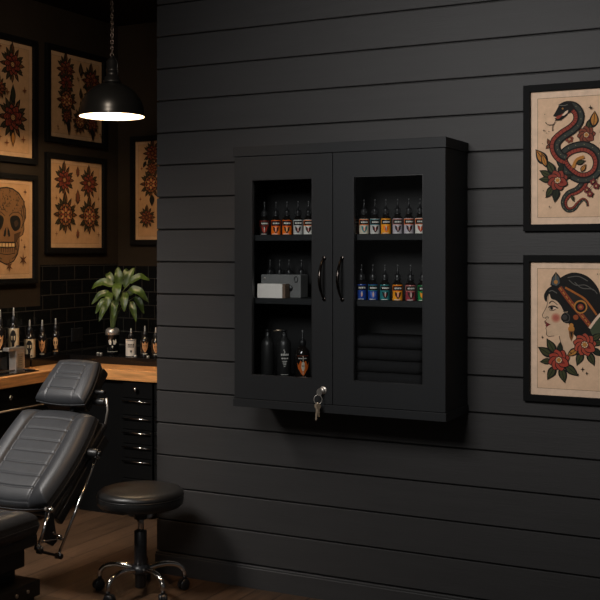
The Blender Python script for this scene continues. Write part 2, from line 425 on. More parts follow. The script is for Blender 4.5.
FA = math.radians(-58)   # the way labels face: towards the camera
def ink_label(r, h, base, band_col, emblem, accent, edge):
    mb = MB()
    band(mb, r, FA-1.35, FA+1.35, .002, h, base, 24)
    band(mb, r, FA-1.3, FA+1.0, h*.60, h*.97, edge, 18)
    band(mb, r, FA-1.15, FA+.85, h*.64, h*.93, band_col, 16)
    for a, ww in ((-.75, .28), (-.40, .2), (-.12, .3), (.25, .22), (.52, .15)): band(mb, r, FA+a, FA+a+ww, h*.74, h*.83, WHT, 3)
    g = lambda pts, c: patch(mb, r, [(FA-.1+a, z*h) for a, z in pts], c)
    g([(-.62, .56), (-.30, .52), (0, .40), (.30, .52), (.62, .56), (.5, .32), (.2, .18), (0, .10), (-.2, .18), (-.5, .32)], emblem)
    g([(-.2, .50), (0, .38), (.2, .50), (.17, .30), (0, .18), (-.17, .30)], accent)
    g([(-.07, .54), (.07, .54), (.05, .22), (-.05, .22)], WHT)
    band(mb, r, FA-.9, FA+.3, h*.05, h*.085, WHT, 6)
    return mb
def ink_bottle(loc, label, group, cols, s=1.0, rz=0):
    t = thing('ink_bottle', label, 'bottle', loc, rz, group)
    t.scale = (1, 1, 1)
    r = .0205*s; b = MB().lathe([(0, 0), (r*.9, 0), (r, .002*s), (r, .061*s), (r*.93, .066*s), (r*.62, .073*s), (r*.48, .076*s), (r*.48, .083*s)], 28)
    b.build('bottle_body', M['bottle'], t)
    if cols: ink_label(r+.0003, .062*s, *cols).build('paper_label', M['label'], t)
    c = MB(); c.lathe([(r*.5, .0775*s), (r*.66, .0775*s), (r*.66, .083*s), (r*.60, .084*s), (r*.60, .098*s), (r*.5, .102*s), (r*.28, .104*s), (.0028*s, .124*s), (.0021*s, .139*s), (0, .139*s)], 24)
    for k in range(12):
        a = 2*PI*k/12; c.box(-.0009, .0009, -.0009, .0009, .085*s, .097*s, 0, 0, Matrix.Translation((r*.60*math.cos(a), r*.60*math.sin(a), 0)))
    c.build('cap', M['plastic'], t)
    MB().lathe([(.0026*s, .1245*s), (.0022*s, .1395*s), (0, .140*s)], 12).build('nozzle', M['grey'], t)
    return t
ORG = s2l((250, 118, 28)); RED = s2l((160, 50, 34)); SIL = s2l((196, 194, 190)); LAV = s2l((186, 178, 186)); TEAL = s2l((40, 120, 124))
BLU = s2l((28, 66, 150)); AMB = s2l((248, 160, 36)); MAR = s2l((150, 56, 66)); GRN = s2l((24, 128, 66)); CRM = s2l((206, 196, 174)); DRK = s2l((38, 30, 28)); PNK = s2l((206, 140, 128)); BRN = s2l((96, 66, 48))
U = 'ink bottles on the upper shelf behind the left door'
for X, lab, cols in ((-2.203, 'ink bottle with black and red label, leftmost on the upper left shelf', (DRK, BLK, RED, RED, RED)),
                     (-2.148, 'ink bottle with orange label beside the black and red one, upper left shelf', (ORG, BLK, DRK, ORG, RED)),
                     (-2.096, 'ink bottle with orange label, middle of the five on the upper left shelf', (ORG, BLK, DRK, AMB, RED)),
                     (-2.044, 'ink bottle with white label next to the orange ones, upper left shelf', (SIL, BLK, DRK, RED, SIL)),
                     (-1.996, 'ink bottle with white label and orange top edge, rightmost on upper left shelf', (WHT, BLK, DRK, RED, ORG))):
    ink_bottle((X, -.2, 1.567), lab, U, cols)
U = 'ink bottles on the upper shelf behind the right door'
for X, lab, cols in ((-1.788, 'ink bottle half hidden behind the frame at left end of upper right shelf', (BRN, BLK, DRK, BRN, BRN)),
                     (-1.745, 'ink bottle with cream and teal label, left of the upper right shelf row', (CRM, BLK, TEAL, ORG, ORG)),
                     (-1.697, 'ink bottle with pale label and teal flecks, just left of the amber one', (SIL, BLK, DRK, RED, TEAL)),
                     (-1.650, 'ink bottle with amber label, the only amber one on upper right shelf', (AMB, BLK, ORG, DRK, AMB)),
                     (-1.600, 'ink bottle with lavender label just right of the amber one, upper right shelf', (LAV, BLK, DRK, MAR, PNK)),
                     (-1.552, 'ink bottle with pale lavender label and red emblem, second from right on upper right shelf', (LAV, BLK, DRK, RED, ORG)),
                     (-1.505, 'ink bottle with white label and orange emblem at right end of upper right shelf', (WHT, BLK, RED, ORG, ORG))):
    ink_bottle((X, -.2, 1.567), lab, U, cols)
U = 'ink bottles on the middle shelf behind the right door'
for X, lab, cols in ((-1.756, 'ink bottle with deep blue label at the left end of the middle right shelf', (BLU, BLK, BLU, PNK, BLU)),
                     (-1.706, 'ink bottle with blue label between the deep blue and teal ones', (BLU, BLK, s2l((70, 110, 190)), PNK, TEAL)),
                     (-1.654, 'ink bottle with teal label on the middle right shelf', (TEAL, BLK, DRK, MAR, TEAL)),
                     (-1.600, 'ink bottle with orange label on the middle right shelf', (AMB, BLK, DRK, ORG, ORG)),
                     (-1.545, 'ink bottle with maroon and pink label on the middle right shelf', (MAR, BLK, DRK, PNK, PNK)),
                     (-1.494, 'ink bottle with green label at the right end of the middle right shelf', (GRN, BLK, AMB, ORG, GRN))):
    ink_bottle((X, -.2, 1.303), lab, U, cols, 1.02)
U = 'dark bottles behind the grey power unit'
for X, lab in ((-2.245, 'unlabelled dark ink bottle behind the grey power unit, leftmost of four'),
               (-2.197, 'unlabelled dark ink bottle behind the grey power unit, second from left'),
               (-2.152, 'unlabelled dark ink bottle behind the grey power unit, third from left'),
               (-2.092, 'unlabelled dark ink bottle behind the grey power unit, rightmost of four')):
    ink_bottle((X, -.075, 1.303), lab, U, None, 1.14)
# middle left shelf
t = thing('power_unit', 'grey metal tattoo power unit on the middle left cabinet shelf', 'power unit', (-2.125, -.15, 1.303))
MB().box(-.105, .085, -.035, .035, .0005, .098, .004).build('case', M['grey'], t)
MB().cyl((.038, -.035, .042), (.038, -.047, .042), .011, 20).build('dial', M['plastic'], t)
MB().cyl((-.085, -.035, .082), (-.085, -.039, .082), .005, 14).build('screw', M['steel'], t)
MB().tube([(.064+.008*math.cos(a), -.037, .078+.012*math.sin(a)) for a in [2*PI*i/16 for i in range(16)]], .0018, 8, closed=True).build('clip', M['black'], t)
t = thing('carton', 'small white carton with a brown side in front of the grey power unit', 'box', (-2.168, -.212, 1.303))
MB().box(-.052, .066, -.020, .020, .0005, .060, .001).build('carton_body', M['white'], t)
MB().box(.0663, .080, -.020, .020, .0005, .0595, .001).build('side_flap', M['brown'], t)
# bottom left
def dark_bottle(loc, label, r, h):
    t = thing('bottle', label, 'bottle', loc, 0, None)
    MB().lathe([(0, 0), (r*.92, 0), (r, .004), (r, h*.70), (r*.95, h*.76), (r*.75, h*.82), (r*.42, h*.87), (r*.38, h*.9), (0, h*.9)], 32).build('bottle_body', M['matteb'], t)
    return t
t = dark_bottle((-2.190, -.195, .966), 'plain matte black pump bottle, leftmost on the cabinet floor', .0285, .195)
c = MB().lathe([(.0125, .172), (.0125, .186), (.010, .188), (.010, .196), (.013, .198), (.013, .202), (0, .203)], 20); c.build('cap', M['black'], t)
t = dark_bottle((-2.112, -.195, .966), 'matte black pump bottle with white lettering, middle of the cabinet floor', .0300, .200)
c = MB().lathe([(.013, .176), (.013, .189), (.009, .191), (.009, .197), (.014, .199), (.014, .204), (0, .205)], 20)
c.build('cap', M['black'], t)
MB().tube([(-.006, -.001, .2005), (-.03, -.006, .2005), (-.045, -.009, .198)], [.0042, .0036, .003], 10).build('spout', M['brass'], t)
lb = MB(); r = .0302
for z, a, ww, hh in ((.118, -.14, .1, .006), (.111, -.05, .12, .006), (.105, -.12, .1, .005), (.098, -.55, .22, .008), (.098, -.28, .16, .008), (.098, -.07, .2, .008), (.098, .18, .16, .008), (.098, .38, .18, .008),
                     (.084, -.45, .3, .005), (.084, -.1, .25, .005), (.084, .2, .3, .005), (.073, -.35, .7, .003), (.066, -.28, .5, .003), (.059, -.2, .4, .003), (.052, -.14, .25, .003), (.018, -.5, 1.0, .002)):
    band(lb, r, FA+a, FA+a+ww, z, z+hh, s2l((190, 188, 182)), 4)
lb.build('lettering', M['label'], t)
t = thing('dropper_bottle', 'glossy black dropper bottle with orange winged emblem on the cabinet floor', 'bottle', (-2.026, -.195, .966))
r = .031
MB().lathe([(0, 0), (r*.92, 0), (r, .004), (r, .104), (r*.93, .118), (r*.7, .130), (r*.42, .138), (r*.40, .15), (0, .15)], 32).build('bottle_body', M['bottle'], t)
MB().lathe([(.0135, .142), (.0145, .144), (.0145, .160), (.012, .165), (.006, .168), (.0045, .175), (.0035, .204), (0, .205)], 20).build('cap', M['plastic'], t)
MB().lathe([(.0042, .176), (.0036, .205), (0, .2065)], 14).build('nozzle', M['grey'], t)
lb = MB(); q = lambda pts, c: patch(lb, r+.0003, [(FA+a, z) for a, z in pts], c)
band(lb, r, FA-.85, FA+.75, .100, .1015, s2l((150, 70, 40)), 12)
for a, ww in ((-.7, .3), (-.36, .24), (-.08, .3), (.26, .2)): band(lb, r, FA+a, FA+a+ww, .088, .0925, s2l((170, 165, 160)), 3)
E1 = s2l((190, 92, 34)); E2 = s2l((190, 178, 160))
q([(-.85, .075), (-.62, .062), (-.35, .082), (0, .070), (.35, .082), (.62, .062), (.85, .075), (.72, .050), (.42, .036), (.12, .022), (0, .018), (-.12, .022), (-.42, .036), (-.72, .050)], E1)
q([(-.22, .070), (0, .078), (.22, .070), (.24, .052), (.1, .038), (-.1, .038), (-.24, .052)], E2)
q([(-.15, .062), (-.03, .062), (-.04, .054), (-.14, .054)], BLK); q([(.03, .062), (.15, .062), (.14, .054), (.04, .054)], BLK)
q([(-.06, .100), (.06, .100), (.05, .078), (-.05, .078)], E2)
q([(-.05, .034), (.05, .034), (.03, .020), (-.03, .020)], E2)
for a, ww in ((-.45, .25), (-.16, .3), (.18, .2)): band(lb, r, FA+a, FA+a+ww, .011, .015, s2l((170, 165, 160)), 3)
lb.build('printed_emblem', M['label'], t)
# towels
def towel(z, label, dx):
    mb = MB(); L = .285; rnd = random.Random(int(z*1000)); N = 40
    h = .0475; pf = []
    for i in range(9):   # rounded fold towards the door
        a = -PI/2-PI*i/8; pf.append((.022*math.cos(a)*.9, h/2+h/2*math.sin(a)))
    outl = pf+[(.15, h), (.15, h*.70), (.045, h*.68), (.045, h*.64), (.15, h*.62), (.15, h*.36), (.045, h*.34), (.045, h*.30), (.15, h*.28), (.15, 0)]
    n = len(outl); vs = []
    ph = rnd.random()*6
    for k in range(N+1):
        x = -L/2+L*k/N; e = min(1, min(k, N-k)/3); e = .80+.20*math.sqrt(e)
        wob = .0012*math.sin(k*.5+ph)+.0008*math.sin(k*1.3+ph*2)
        for y, zz in outl:
            vs.append((x, y+wob if y < .1 else y, h/2+(zz-h/2)*e*(1+.02*math.sin(k*.3+ph)) - h/2*(1-e)*0))
    fs = []
    for k in range(N):
        for i in range(n): fs.append([k*n+i, k*n+(i+1) % n, (k+1)*n+(i+1) % n, (k+1)*n+i])
    fs += [list(range(n))[::-1], [N*n+i for i in range(n)]]
    mb.add(vs, fs, 0, True)
    o = mb.build('folded_towel', M['towel'], loc=(-1.640+dx, -.205, z)); return tag(o, label, 'towel', 'folded black towels in the cabinet')
for i, (lab, dx) in enumerate((('folded black towel at the bottom of the stack on the cabinet floor', .001), ('folded black towel second from the bottom of the cabinet stack', -.002),
                               ('folded black towel second from the top of the cabinet stack', .0), ('folded black towel on top of the stack in the cabinet', .003))):
    towel(.9665+i*.0483, lab, dx)

# ------------------------------------------------------------------ framed flash prints
PAP = s2l((228, 190, 156)); PAP2 = s2l((232, 200, 172)); INK = s2l((26, 24, 22)); RD = s2l((146, 62, 48)); RD2 = s2l((120, 40, 34)); GR = s2l((66, 68, 40)); GR2 = s2l((40, 44, 30)); MU = s2l((186, 124, 58)); TAN = s2l((176, 132, 84)); LIN = s2l((120, 92, 66))
class Art(MB):
    def __init__(s, y=-.003): super().__init__(); s.k = 0; s.y = y
    def poly(s, pts, col):
        s.k += 1; y = s.y-s.k*.00003
        ar = sum(pts[i][0]*pts[(i+1) % len(pts)][1]-pts[(i+1) % len(pts)][0]*pts[i][1] for i in range(len(pts)))
        if ar < 0: pts = pts[::-1]
        s.add([(x, y, z) for x, z in pts], [list(range(len(pts)))], 0, False, col)
    def rect(s, x0, x1, z0, z1, col): s.poly([(x0, z0), (x1, z0), (x1, z1), (x0, z1)], col)
    def disc(s, x, z, r, col, n=20, rz=None): s.poly([(x+r*math.cos(2*PI*i/n), z+(rz or r)*math.sin(2*PI*i/n)) for i in range(n)], col)
    def stroke(s, pts, w, col, off=0, n=8, closed=False, raw=False):
        P = pts if raw else catmull(pts, n, closed); N = len(P)
        s.k += 1; y = s.y-s.k*.00003; L = []; R = []
        for i in range(N):
            a = P[(i-1) % N] if (closed or i > 0) else P[i]; b = P[(i+1) % N] if (closed or i < N-1) else P[i]
            tx, tz = b[0]-a[0], b[1]-a[1]; l = math.hypot(tx, tz) or 1; nx, nz = -tz/l, tx/l
            f = i/(N-1); ww = w(f) if callable(w) else w; of = off(f) if callable(off) else off
            L.append((P[i][0]+nx*(of+ww/2), y, P[i][1]+nz*(of+ww/2))); R.append((P[i][0]+nx*(of-ww/2), y, P[i][1]+nz*(of-ww/2)))
        fs = [[i, i+1, N+i+1, N+i] for i in range(N-1)]
        if closed: fs.append([N-1, 0, N, 2*N-1])
        s.add(L+R, [f[::-1] for f in fs], 0, False, col)
    def petal(s, x, z, a, l, w, col, tip=.5):
        # leaf or petal from (x,z) outwards; tip<.5 pointed
        pts = []
        for i in range(13):
            f = i/12; pts.append((f*l, w/2*(math.sin(PI*f**(.8))**(.7 if tip >= .5 else 1.1))))
        pts = pts+[(px, -pz) for px, pz in pts[::-1][1:-1]]
        c, sn = math.cos(a), math.sin(a)
        s.poly([(x+px*c-pz*sn, z+px*sn+pz*c) for px, pz in pts], col)
    def leaf(s, x, z, a, l, w, col=None):
        s.petal(x, z, a, l, w, INK, .3); s.petal(x+.12*l*math.cos(a), z+.12*l*math.sin(a), a, l*.8, w*.66, col or GR, .3)
        s.stroke([(x, z), (x+l*.85*math.cos(a), z+l*.85*math.sin(a))], w*.07, INK, raw=True)
    def flower(s, x, z, r, n=8, col=None, rot=.2, leaves=()):
        for a, l, c in leaves: s.leaf(x+r*.6*math.cos(a), z+r*.6*math.sin(a), a, l, l*.5, c)
        for k in range(n):
            a = rot+2*PI*k/n; s.petal(x, z, a, r*1.04, r*.95, INK)
            s.petal(x, z, a, r*.98, r*.80, col or RD)
            s.petal(x, z, a, r*.62, r*.32, RD2)
        s.disc(x, z, r*.34, INK); s.disc(x, z, r*.28, TAN)
        for k in range(8):
            a = 2*PI*k/8; s.disc(x+r*.23*math.cos(a), z+r*.23*math.sin(a), r*.05, PAP2, 8)
        s.disc(x, z, r*.15, MU)
    def rosette(s, x, z, r, style=0, rot=0):
        dg = s2l((56, 50, 32)); br_ = s2l((96, 58, 30)); rd = s2l((124, 56, 40)); rust = s2l((130, 80, 46)); ink = s2l((22, 18, 15))
        for ring_, n, l0 in ((0, 12, .60), (1, 9, .48)):
            for k in range(n):
                a = rot+2*PI*k/n+PI/2+ring_*.14; l = r*(l0 if k else l0*1.35)
                s.petal(x+r*.38*math.cos(a)*.88, z+r*.38*math.sin(a), a, l, l*.40, ink, .3)
                s.petal(x+r*.44*math.cos(a)*.88, z+r*.44*math.sin(a), a, l*.76, l*.26, dg if (k+ring_) % 3 else br_, .3)
        if style == 2:
            s.disc(x, z, r*.56, ink, 24, r*.60); s.disc(x, z, r*.50, rust, 24, r*.54); s.disc(x, z, r*.40, ink, 24, r*.43)
            for k in range(12):
                a = 2*PI*k/12; s.petal(x+r*.1*math.cos(a), z+r*.1*math.sin(a), a, r*.30, r*.14, TAN if k % 2 else rd)
                s.disc(x+r*.46*math.cos(a), z+r*.49*math.sin(a), r*.045, ink, 6)
            s.disc(x, z, r*.14, ink); s.disc(x, z, r*.09, rust)
        else:
            for q, n, c in ((.58, 9, rd), (.44, 7, rust if style else rd), (.30, 6, s2l((96, 34, 24)))):
                for k in range(n):
                    a = rot+2*PI*k/n+q*3; s.petal(x, z, a, r*q*1.06, r*q*.86, ink); s.petal(x+r*.03*math.cos(a), z+r*.03*math.sin(a), a, r*q*.93, r*q*.62, c)
            s.disc(x, z, r*.17, ink); s.disc(x, z, r*.12, TAN if style == 0 else rust)
            for k in range(6): s.disc(x+r*.07*math.cos(k*1.05), z+r*.07*math.sin(k*1.05), r*.025, ink, 6)
    def spark(s, x, z, r, col=None, n=4):
        pts = []
        for k in range(2*n):
            a = PI/2+PI*k/n; q = r if k % 2 == 0 else r*.3; pts.append((x+q*math.cos(a)*.8, z+q*math.sin(a)))
        s.poly(pts, col or INK)
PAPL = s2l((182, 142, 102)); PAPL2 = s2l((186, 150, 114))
def framed(label, loc, rz, wd, h, bar, depth, draw, group, margin=.02, P1=PAP, P2=PAP2):
    t = thing('framed_print', label, 'picture', loc, rz, group)
    MB().ring(-wd/2, wd/2, 0, h, -wd/2+bar, wd/2-bar, bar, h-bar, -depth, -.001, .0015).build('frame', M['blackframe'], t)
    MB().box(-wd/2+.004, wd/2-.004, -.005, -.001, .004, h-.004).build('backing_board', M['black'], t)
    a = Art(-.0062); x1 = wd/2-bar-.0002
    a.rect(-x1, x1, bar+.0002, h-bar-.0002, P2)
    a.rect(-x1+margin, x1-margin, bar+margin, h-bar-margin, LIN)
    a.rect(-x1+margin+.0015, x1-margin-.0015, bar+margin+.0015, h-bar-margin-.0015, P1)
    draw(a); a.build('printed_sheet', M['paper'], t)
    return t
def rmap(base, wd):   # picture notes on the right wall, measured as x to the right and y down
    return lambda px, py: (-1.143+(px-524.5)*.00388-(-1.143+wd/2), 1.5-(py-251)*(4.247-(px-524.5)*.00176)/1077-base)
K = .0039
def snake(a):
    p = rmap(1.577, .44); P = lambda L: [p(x, y) for x, y in L]
    # leaves and side flowers behind the body
    for x, y, an, l in ((588, 131, 1.2, 15), (594, 128, 1.5, 17), (600, 133, .6, 14), (600, 143, -.2, 13), (606, 124, 1.0, 15), (548, 165, 2.2, 20)): a.leaf(*p(x, y), an, l*K, l*K*.55, MU if x in (594, 548) else GR)
    a.flower(*p(587, 135), 9*K, 8, s2l((128, 66, 48)), .1)
    a.flower(*p(570.5, 139.5), 4.2*K, 6, s2l((140, 70, 50)), .3)
    a.leaf(*p(551, 146), 1.9, 8*K, 4*K, s2l((130, 74, 50))); a.leaf(*p(551, 145), 3.9, 6*K, 4*K, s2l((130, 74, 50)))
    ring = [(563, 158), (568, 152), (576, 148), (586, 147), (595, 152), (599, 161), (597, 171), (590, 177), (581, 178), (573, 174), (567, 168), (563.5, 162)]
    tail = [(586, 178), (583.5, 185), (578, 190.5), (570, 194), (565.5, 200), (565.5, 206), (569.5, 210), (575, 208.5), (579.5, 203), (584, 199.5), (587.5, 202), (588.5, 206.5)]
    body = [(562, 110), (568, 107), (575, 108), (579.5, 114), (579, 122), (573, 129), (564, 135), (557, 142), (556.5, 150), (561, 157), (567, 160)]
    def serp(L, w, side, closed=False, taper=False):
        L = P(L); W = (lambda f: w*K*(1-.75*f)) if taper else (lambda f: w*K)
        a.stroke(L, W, INK, closed=closed)
        a.stroke(L, lambda f: W(f)*.34, s2l((58, 60, 54)), off=lambda f: -side*W(f)*.20, closed=closed)
        a.stroke(L, lambda f: W(f)*.30, RD, off=lambda f: side*W(f)*.27, closed=closed)
        Q = catmull(L, 8, closed)
        for i in range(2, len(Q)-2, 3):
            (x0, z0), (x1, z1) = Q[i-1], Q[i+1]; l = math.hypot(x1-x0, z1-z0); nx, nz = -(z1-z0)/l, (x1-x0)/l; ww = W(i/len(Q))*side
            a.stroke([(Q[i][0]+nx*ww*.12, Q[i][1]+nz*ww*.12), (Q[i][0]+nx*ww*.42, Q[i][1]+nz*ww*.42)], .0016, s2l((84, 32, 28)), raw=True)
            if i % 2: a.disc(Q[i][0]-nx*ww*.2, Q[i][1]-nz*ww*.2, .0022, s2l((128, 118, 92)), 6)
    serp(tail, 9, 1, taper=True)
    serp(ring, 11, -1, closed=True)
    serp(body, 11, -1)
    a.stroke(P([(574, 168), (578, 160), (585, 157)]), .012, MU); a.leaf(*p(577, 164), .3, 10*K, 5*K, GR); a.leaf(*p(582, 172), 1.0, 9*K, 5*K, MU)
    # head with open mouth, eye and forked tongue
    a.poly(P([(554.3, 116.5), (557, 112), (560, 106.5), (566, 103), (573, 103), (576, 108), (571, 113), (566, 115), (562, 117.5), (558, 117.5)]), INK)
    a.poly(P([(556, 118.5), (560, 117.8), (565, 115.2), (569.5, 112.5), (567.5, 116), (562, 120.5), (557.5, 121)]), INK)
    a.poly(P([(557.5, 116.6), (562, 115.2), (564, 113.6), (564.5, 115), (561, 118.5), (558, 119.6)]), RD)
    a.poly(P([(563, 116), (567, 111.5), (569.5, 110.5), (569, 113), (565.5, 116)]), PAP2)
    a.disc(*p(564, 109), .0035, MU, 10); a.disc(*p(564, 109), .0016, INK, 8)
    a.stroke(P([(560, 105.5), (565, 106), (569, 105)]), .0025, s2l((110, 108, 98)))
    a.stroke(P([(557.3, 119.5), (556, 123), (553.5, 125), (549, 125), (546.8, 122.5)]), .0022, INK); a.stroke(P([(555.5, 123.5), (554, 127), (553.8, 131.5)]), .0024, INK)
    a.flower(*p(559, 180.5), 10.5*K, 8, RD, .35, [(math.radians(d), l*K, c) for d, l, c in ((150, 15, GR), (175, 13, GR), (118, 17, GR), (235, 15, GR), (262, 16, GR2), (75, 12, GR2), (20, 10, GR2))])
    a.leaf(*p(548, 168), 1.9, 16*K, 6*K, MU)
    for x, y in ((594, 182), (597, 186), (588, 190), (591, 194)): a.flower(*p(x, y), 3.4*K, 5, s2l((128, 52, 50)), .2)
    a.stroke(P([(588, 192), (593, 186), (598, 178)]), .0025, INK); a.leaf(*p(573, 195), -1.3, 7*K, 3*K, GR)
    for x, y, r in ((591.5, 108, .011), (545.5, 131, .006), (548, 133.5, .004), (550.5, 132, .004), (551, 207, .006), (545, 191, .004), (546.5, 115, .003), (544, 144, .003)): a.spark(*p(x, y), r)
def lady(a):
    p = rmap(.912, .44); P = lambda L: [p(x, y) for x, y in L]
    q = lambda L: [p(530+x/8.571, 260+y/8.571) for x, y in L]; q2 = lambda L: [p(530+x/8.571, 325+y/8.571) for x, y in L]
    sk = s2l((214, 180, 148))
    # hair mass behind
    a.poly(catmull(q([(190, 215), (270, 150), (370, 108), (480, 130), (560, 200), (605, 290), (625, 420), (600, 560), (560, 660), (440, 680), (360, 600), (300, 420), (240, 300)]), 6, True), INK)
    face = q([(165, 290), (160, 350), (150, 400), (128, 440), (112, 470), (118, 492), (145, 500), (148, 512), (132, 525), (140, 545), (150, 560), (143, 585), (150, 610), (148, 640), (168, 655), (215, 650), (262, 640), (280, 760), (262, 830), (380, 800), (372, 640), (330, 560), (330, 420), (300, 300), (230, 262)])
    a.poly(face, sk)
    a.stroke(face[:16], .0022, INK, raw=True); a.stroke(q2([(258, 92), (275, 170), (285, 235)]), .0025, INK)
    for r, c in ((5.2, (206, 160, 130)), (4.2, (196, 136, 110)), (3.2, (186, 112, 92)), (2.0, (176, 96, 80))): a.disc(*p(530+230/8.571, 260+495/8.571), r*K, s2l(c), 20)
    # fringe over the forehead, side curl
    a.poly(catmull(q([(200, 228), (160, 245), (130, 290), (130, 335), (150, 358), (158, 310), (175, 290), (190, 330), (235, 350), (275, 395), (300, 440), (335, 430), (330, 330), (280, 260)]), 5, True), INK)
    a.disc(*p(530+330/8.571, 260+495/8.571), 6.6*K, INK, 24, 5.6*K); a.disc(*p(530+305/8.571, 260+490/8.571), 2.6*K, s2l((66, 62, 58)), 16)
    a.stroke(q([(290, 440), (320, 455), (345, 480), (340, 520), (300, 530)]), .003, s2l((80, 76, 70)))
    for L in ([(340, 170), (400, 215), (480, 215), (550, 260)], [(390, 190), (450, 240), (540, 250), (580, 290)], [(170, 270), (200, 262), (240, 285)], [(330, 150), (420, 140), (500, 180)]): a.stroke(q(L), .0032, s2l((96, 92, 86)))
    # eye, brow, nose, lips
    a.stroke(q([(172, 372), (200, 352), (245, 385)]), lambda f: .005*(1-.6*f), INK)
    a.poly(q([(168, 412), (185, 396), (215, 394), (245, 412), (215, 428), (190, 428)]), s2l((120, 96, 80)))
    a.poly(q([(172, 410), (190, 402), (225, 406), (240, 414), (212, 424), (188, 426)]), PAP2); a.disc(*p(530+194/8.571, 260+412/8.571), .0062, INK, 12)
    a.stroke(q([(164, 406), (188, 394), (220, 396), (250, 414)]), .0042, INK); a.stroke(q([(172, 425), (195, 433), (225, 425)]), .002, INK)
    a.stroke(q([(140, 496), (152, 486), (165, 492), (160, 502)]), .0022, INK)
    a.poly(q([(130, 522), (145, 526), (158, 538), (186, 550), (165, 562), (150, 574), (140, 560), (146, 546)]), s2l((112, 40, 40)))
    # headband, jewel crest, coin ornament
    band_ = q([(255, 215), (310, 225), (400, 300), (480, 340), (520, 390), (575, 470), (560, 520), (520, 560), (470, 520), (420, 460), (370, 410), (300, 310)])
    a.poly(band_, s2l((44, 38, 34)))
    a.stroke(q([(262, 235), (310, 300), (370, 380), (420, 440), (470, 500), (525, 570)]), .017, s2l((140, 66, 40))); a.stroke(q([(262, 235), (310, 300), (370, 380), (420, 440), (470, 500), (525, 570)]), .004, MU)
    a.stroke(q([(310, 235), (390, 280), (470, 330), (520, 390), (575, 470)]), .0075, s2l((170, 98, 44)))
    for i in range(9):
        f = i/8; a.disc(*p(530+(285+215*f)/8.571, 260+(268+265*f)/8.571), .0035, RD2, 8)
    a.disc(*p(530+440/8.571, 260+400/8.571), 6.6*K, MU, 24); a.disc(*p(530+440/8.571, 260+402/8.571), 5.2*K, INK, 24); a.disc(*p(530+440/8.571, 260+402/8.571), 3.0*K, RD, 18); a.disc(*p(530+440/8.571, 260+402/8.571), 1.4*K, MU, 12)
    a.disc(*p(530+400/8.571, 260+490/8.571), 2.6*K, s2l((150, 74, 40)), 14)
    a.poly(q([(182, 215), (195, 150), (230, 100), (268, 145), (275, 200), (240, 232)]), INK); a.poly(q([(192, 208), (203, 156), (230, 118), (258, 150), (264, 198), (236, 222)]), s2l((74, 82, 84))); a.disc(*p(530+230/8.571, 260+188/8.571), 2*K, MU, 12)
    a.stroke(q([(230, 105), (230, 150), (232, 215)]), .002, s2l((150, 120, 80)))
    # earring
    for x, y, r in ((362, 560, 2.2), (362, 590, 3.2)): a.disc(*p(530+x/8.571, 260+y/8.571), r*K, MU, 14)
    a.poly(q2([(340, 50), (385, 50), (378, 100), (362, 140), (346, 100)]), s2l((130, 84, 44))); a.poly(q2([(352, 60), (374, 60), (362, 110)]), INK)
    a.poly(q([(520, 600), (600, 480), (640, 520), (600, 640), (560, 690)]), s2l((70, 78, 56))); a.stroke(q([(515, 585), (560, 520), (610, 460)]), .010, PAP2)
    lv = lambda L: [(math.radians(d), l*K, c) for d, l, c in L]
    a.flower(*p(585.5, 344.5), 11.5*K, 9, s2l((172, 74, 54)), .15, lv(((215, 15, MU), (250, 16, GR), (295, 16, GR), (330, 14, GR2), (10, 13, GR), (35, 14, GR))))
    a.flower(*p(560, 359.8), 11*K, 8, s2l((166, 66, 50)), .3, lv(((120, 18, GR), (150, 18, GR), (188, 13, GR), (240, 17, GR), (285, 17, GR), (322, 18, GR), (85, 12, GR2))))
    for x, y, r in ((543.5, 337, .007), (572, 352.5, .006), (545, 371, .006), (583.5, 369, .010), (579, 374, .006), (587.5, 373, .008), (598, 274, .004), (600.5, 274, .004), (603, 274, .004)): a.spark(*p(x, y), r)
def sheet_a(a):   # two columns, four sunburst blooms
    for x, z, r, st in ((-.115, .455, .105, 0), (.125, .445, .105, 0), (-.11, .24, .125, 2), (.125, .235, .12, 2)): a.rosette(x, z, r, st)
    for x, z, r in ((.005, .51, .04), (.005, .35, .055), (.005, .12, .035)): a.leaf(x, z-r*.8, PI/2, r*1.8, r*.8, s2l((120, 66, 40))); a.spark(x, z, r*.8, s2l((110, 62, 40)), 6)
    for x, z in ((-.2, .34), (.215, .35), (-.2, .12), (.215, .12), (-.03, .3), (.06, .41)): a.spark(x, z, .018, s2l((112, 74, 44)))
def sheet_b(a):
    for x, z, r, st in ((-.098, .46, .10, 1), (-.098, .375, .085, 0), (-.098, .27, .105, 2), (-.098, .17, .06, 1), (.137, .42, .105, 1), (.137, .33, .085, 0), (.02, .155, .085, 2), (.137, .14, .07, 1)): a.rosette(x, z, r, st)
    a.leaf(-.098, .16, -PI/2, .1, .035, INK); a.leaf(.137, .13, -PI/2, .09, .035, INK)
    for x, z, r in ((.02, .48, .045), (.02, .33, .035), (.02, .26, .025)): a.leaf(x, z-r, PI/2, 2*r, r*.9, s2l((70, 56, 36)))
    for x, z in ((-.2, .1), (.215, .09), (-.03, .09), (.06, .40), (-.01, .42)): a.spark(x, z, .016, s2l((112, 74, 44)))
def sheet_c(a):
    for x in (.121, -.121):
        a.rosette(x, .571, .115, 0); a.rosette(x, .262, .135, 0); a.leaf(x, .19, -PI/2, .10, .04, MU); a.leaf(x, .34, PI/2, .12, .045, GR2)
    a.rosette(0, .42, .07, 1)
    for x, z in ((.21, .43), (.2, .14), (-.2, .43), (.06, .11), (-.07, .11), (0, .66), (0, .14), (.065, .405)): a.spark(x, z, .026, s2l((112, 66, 40)), 4)
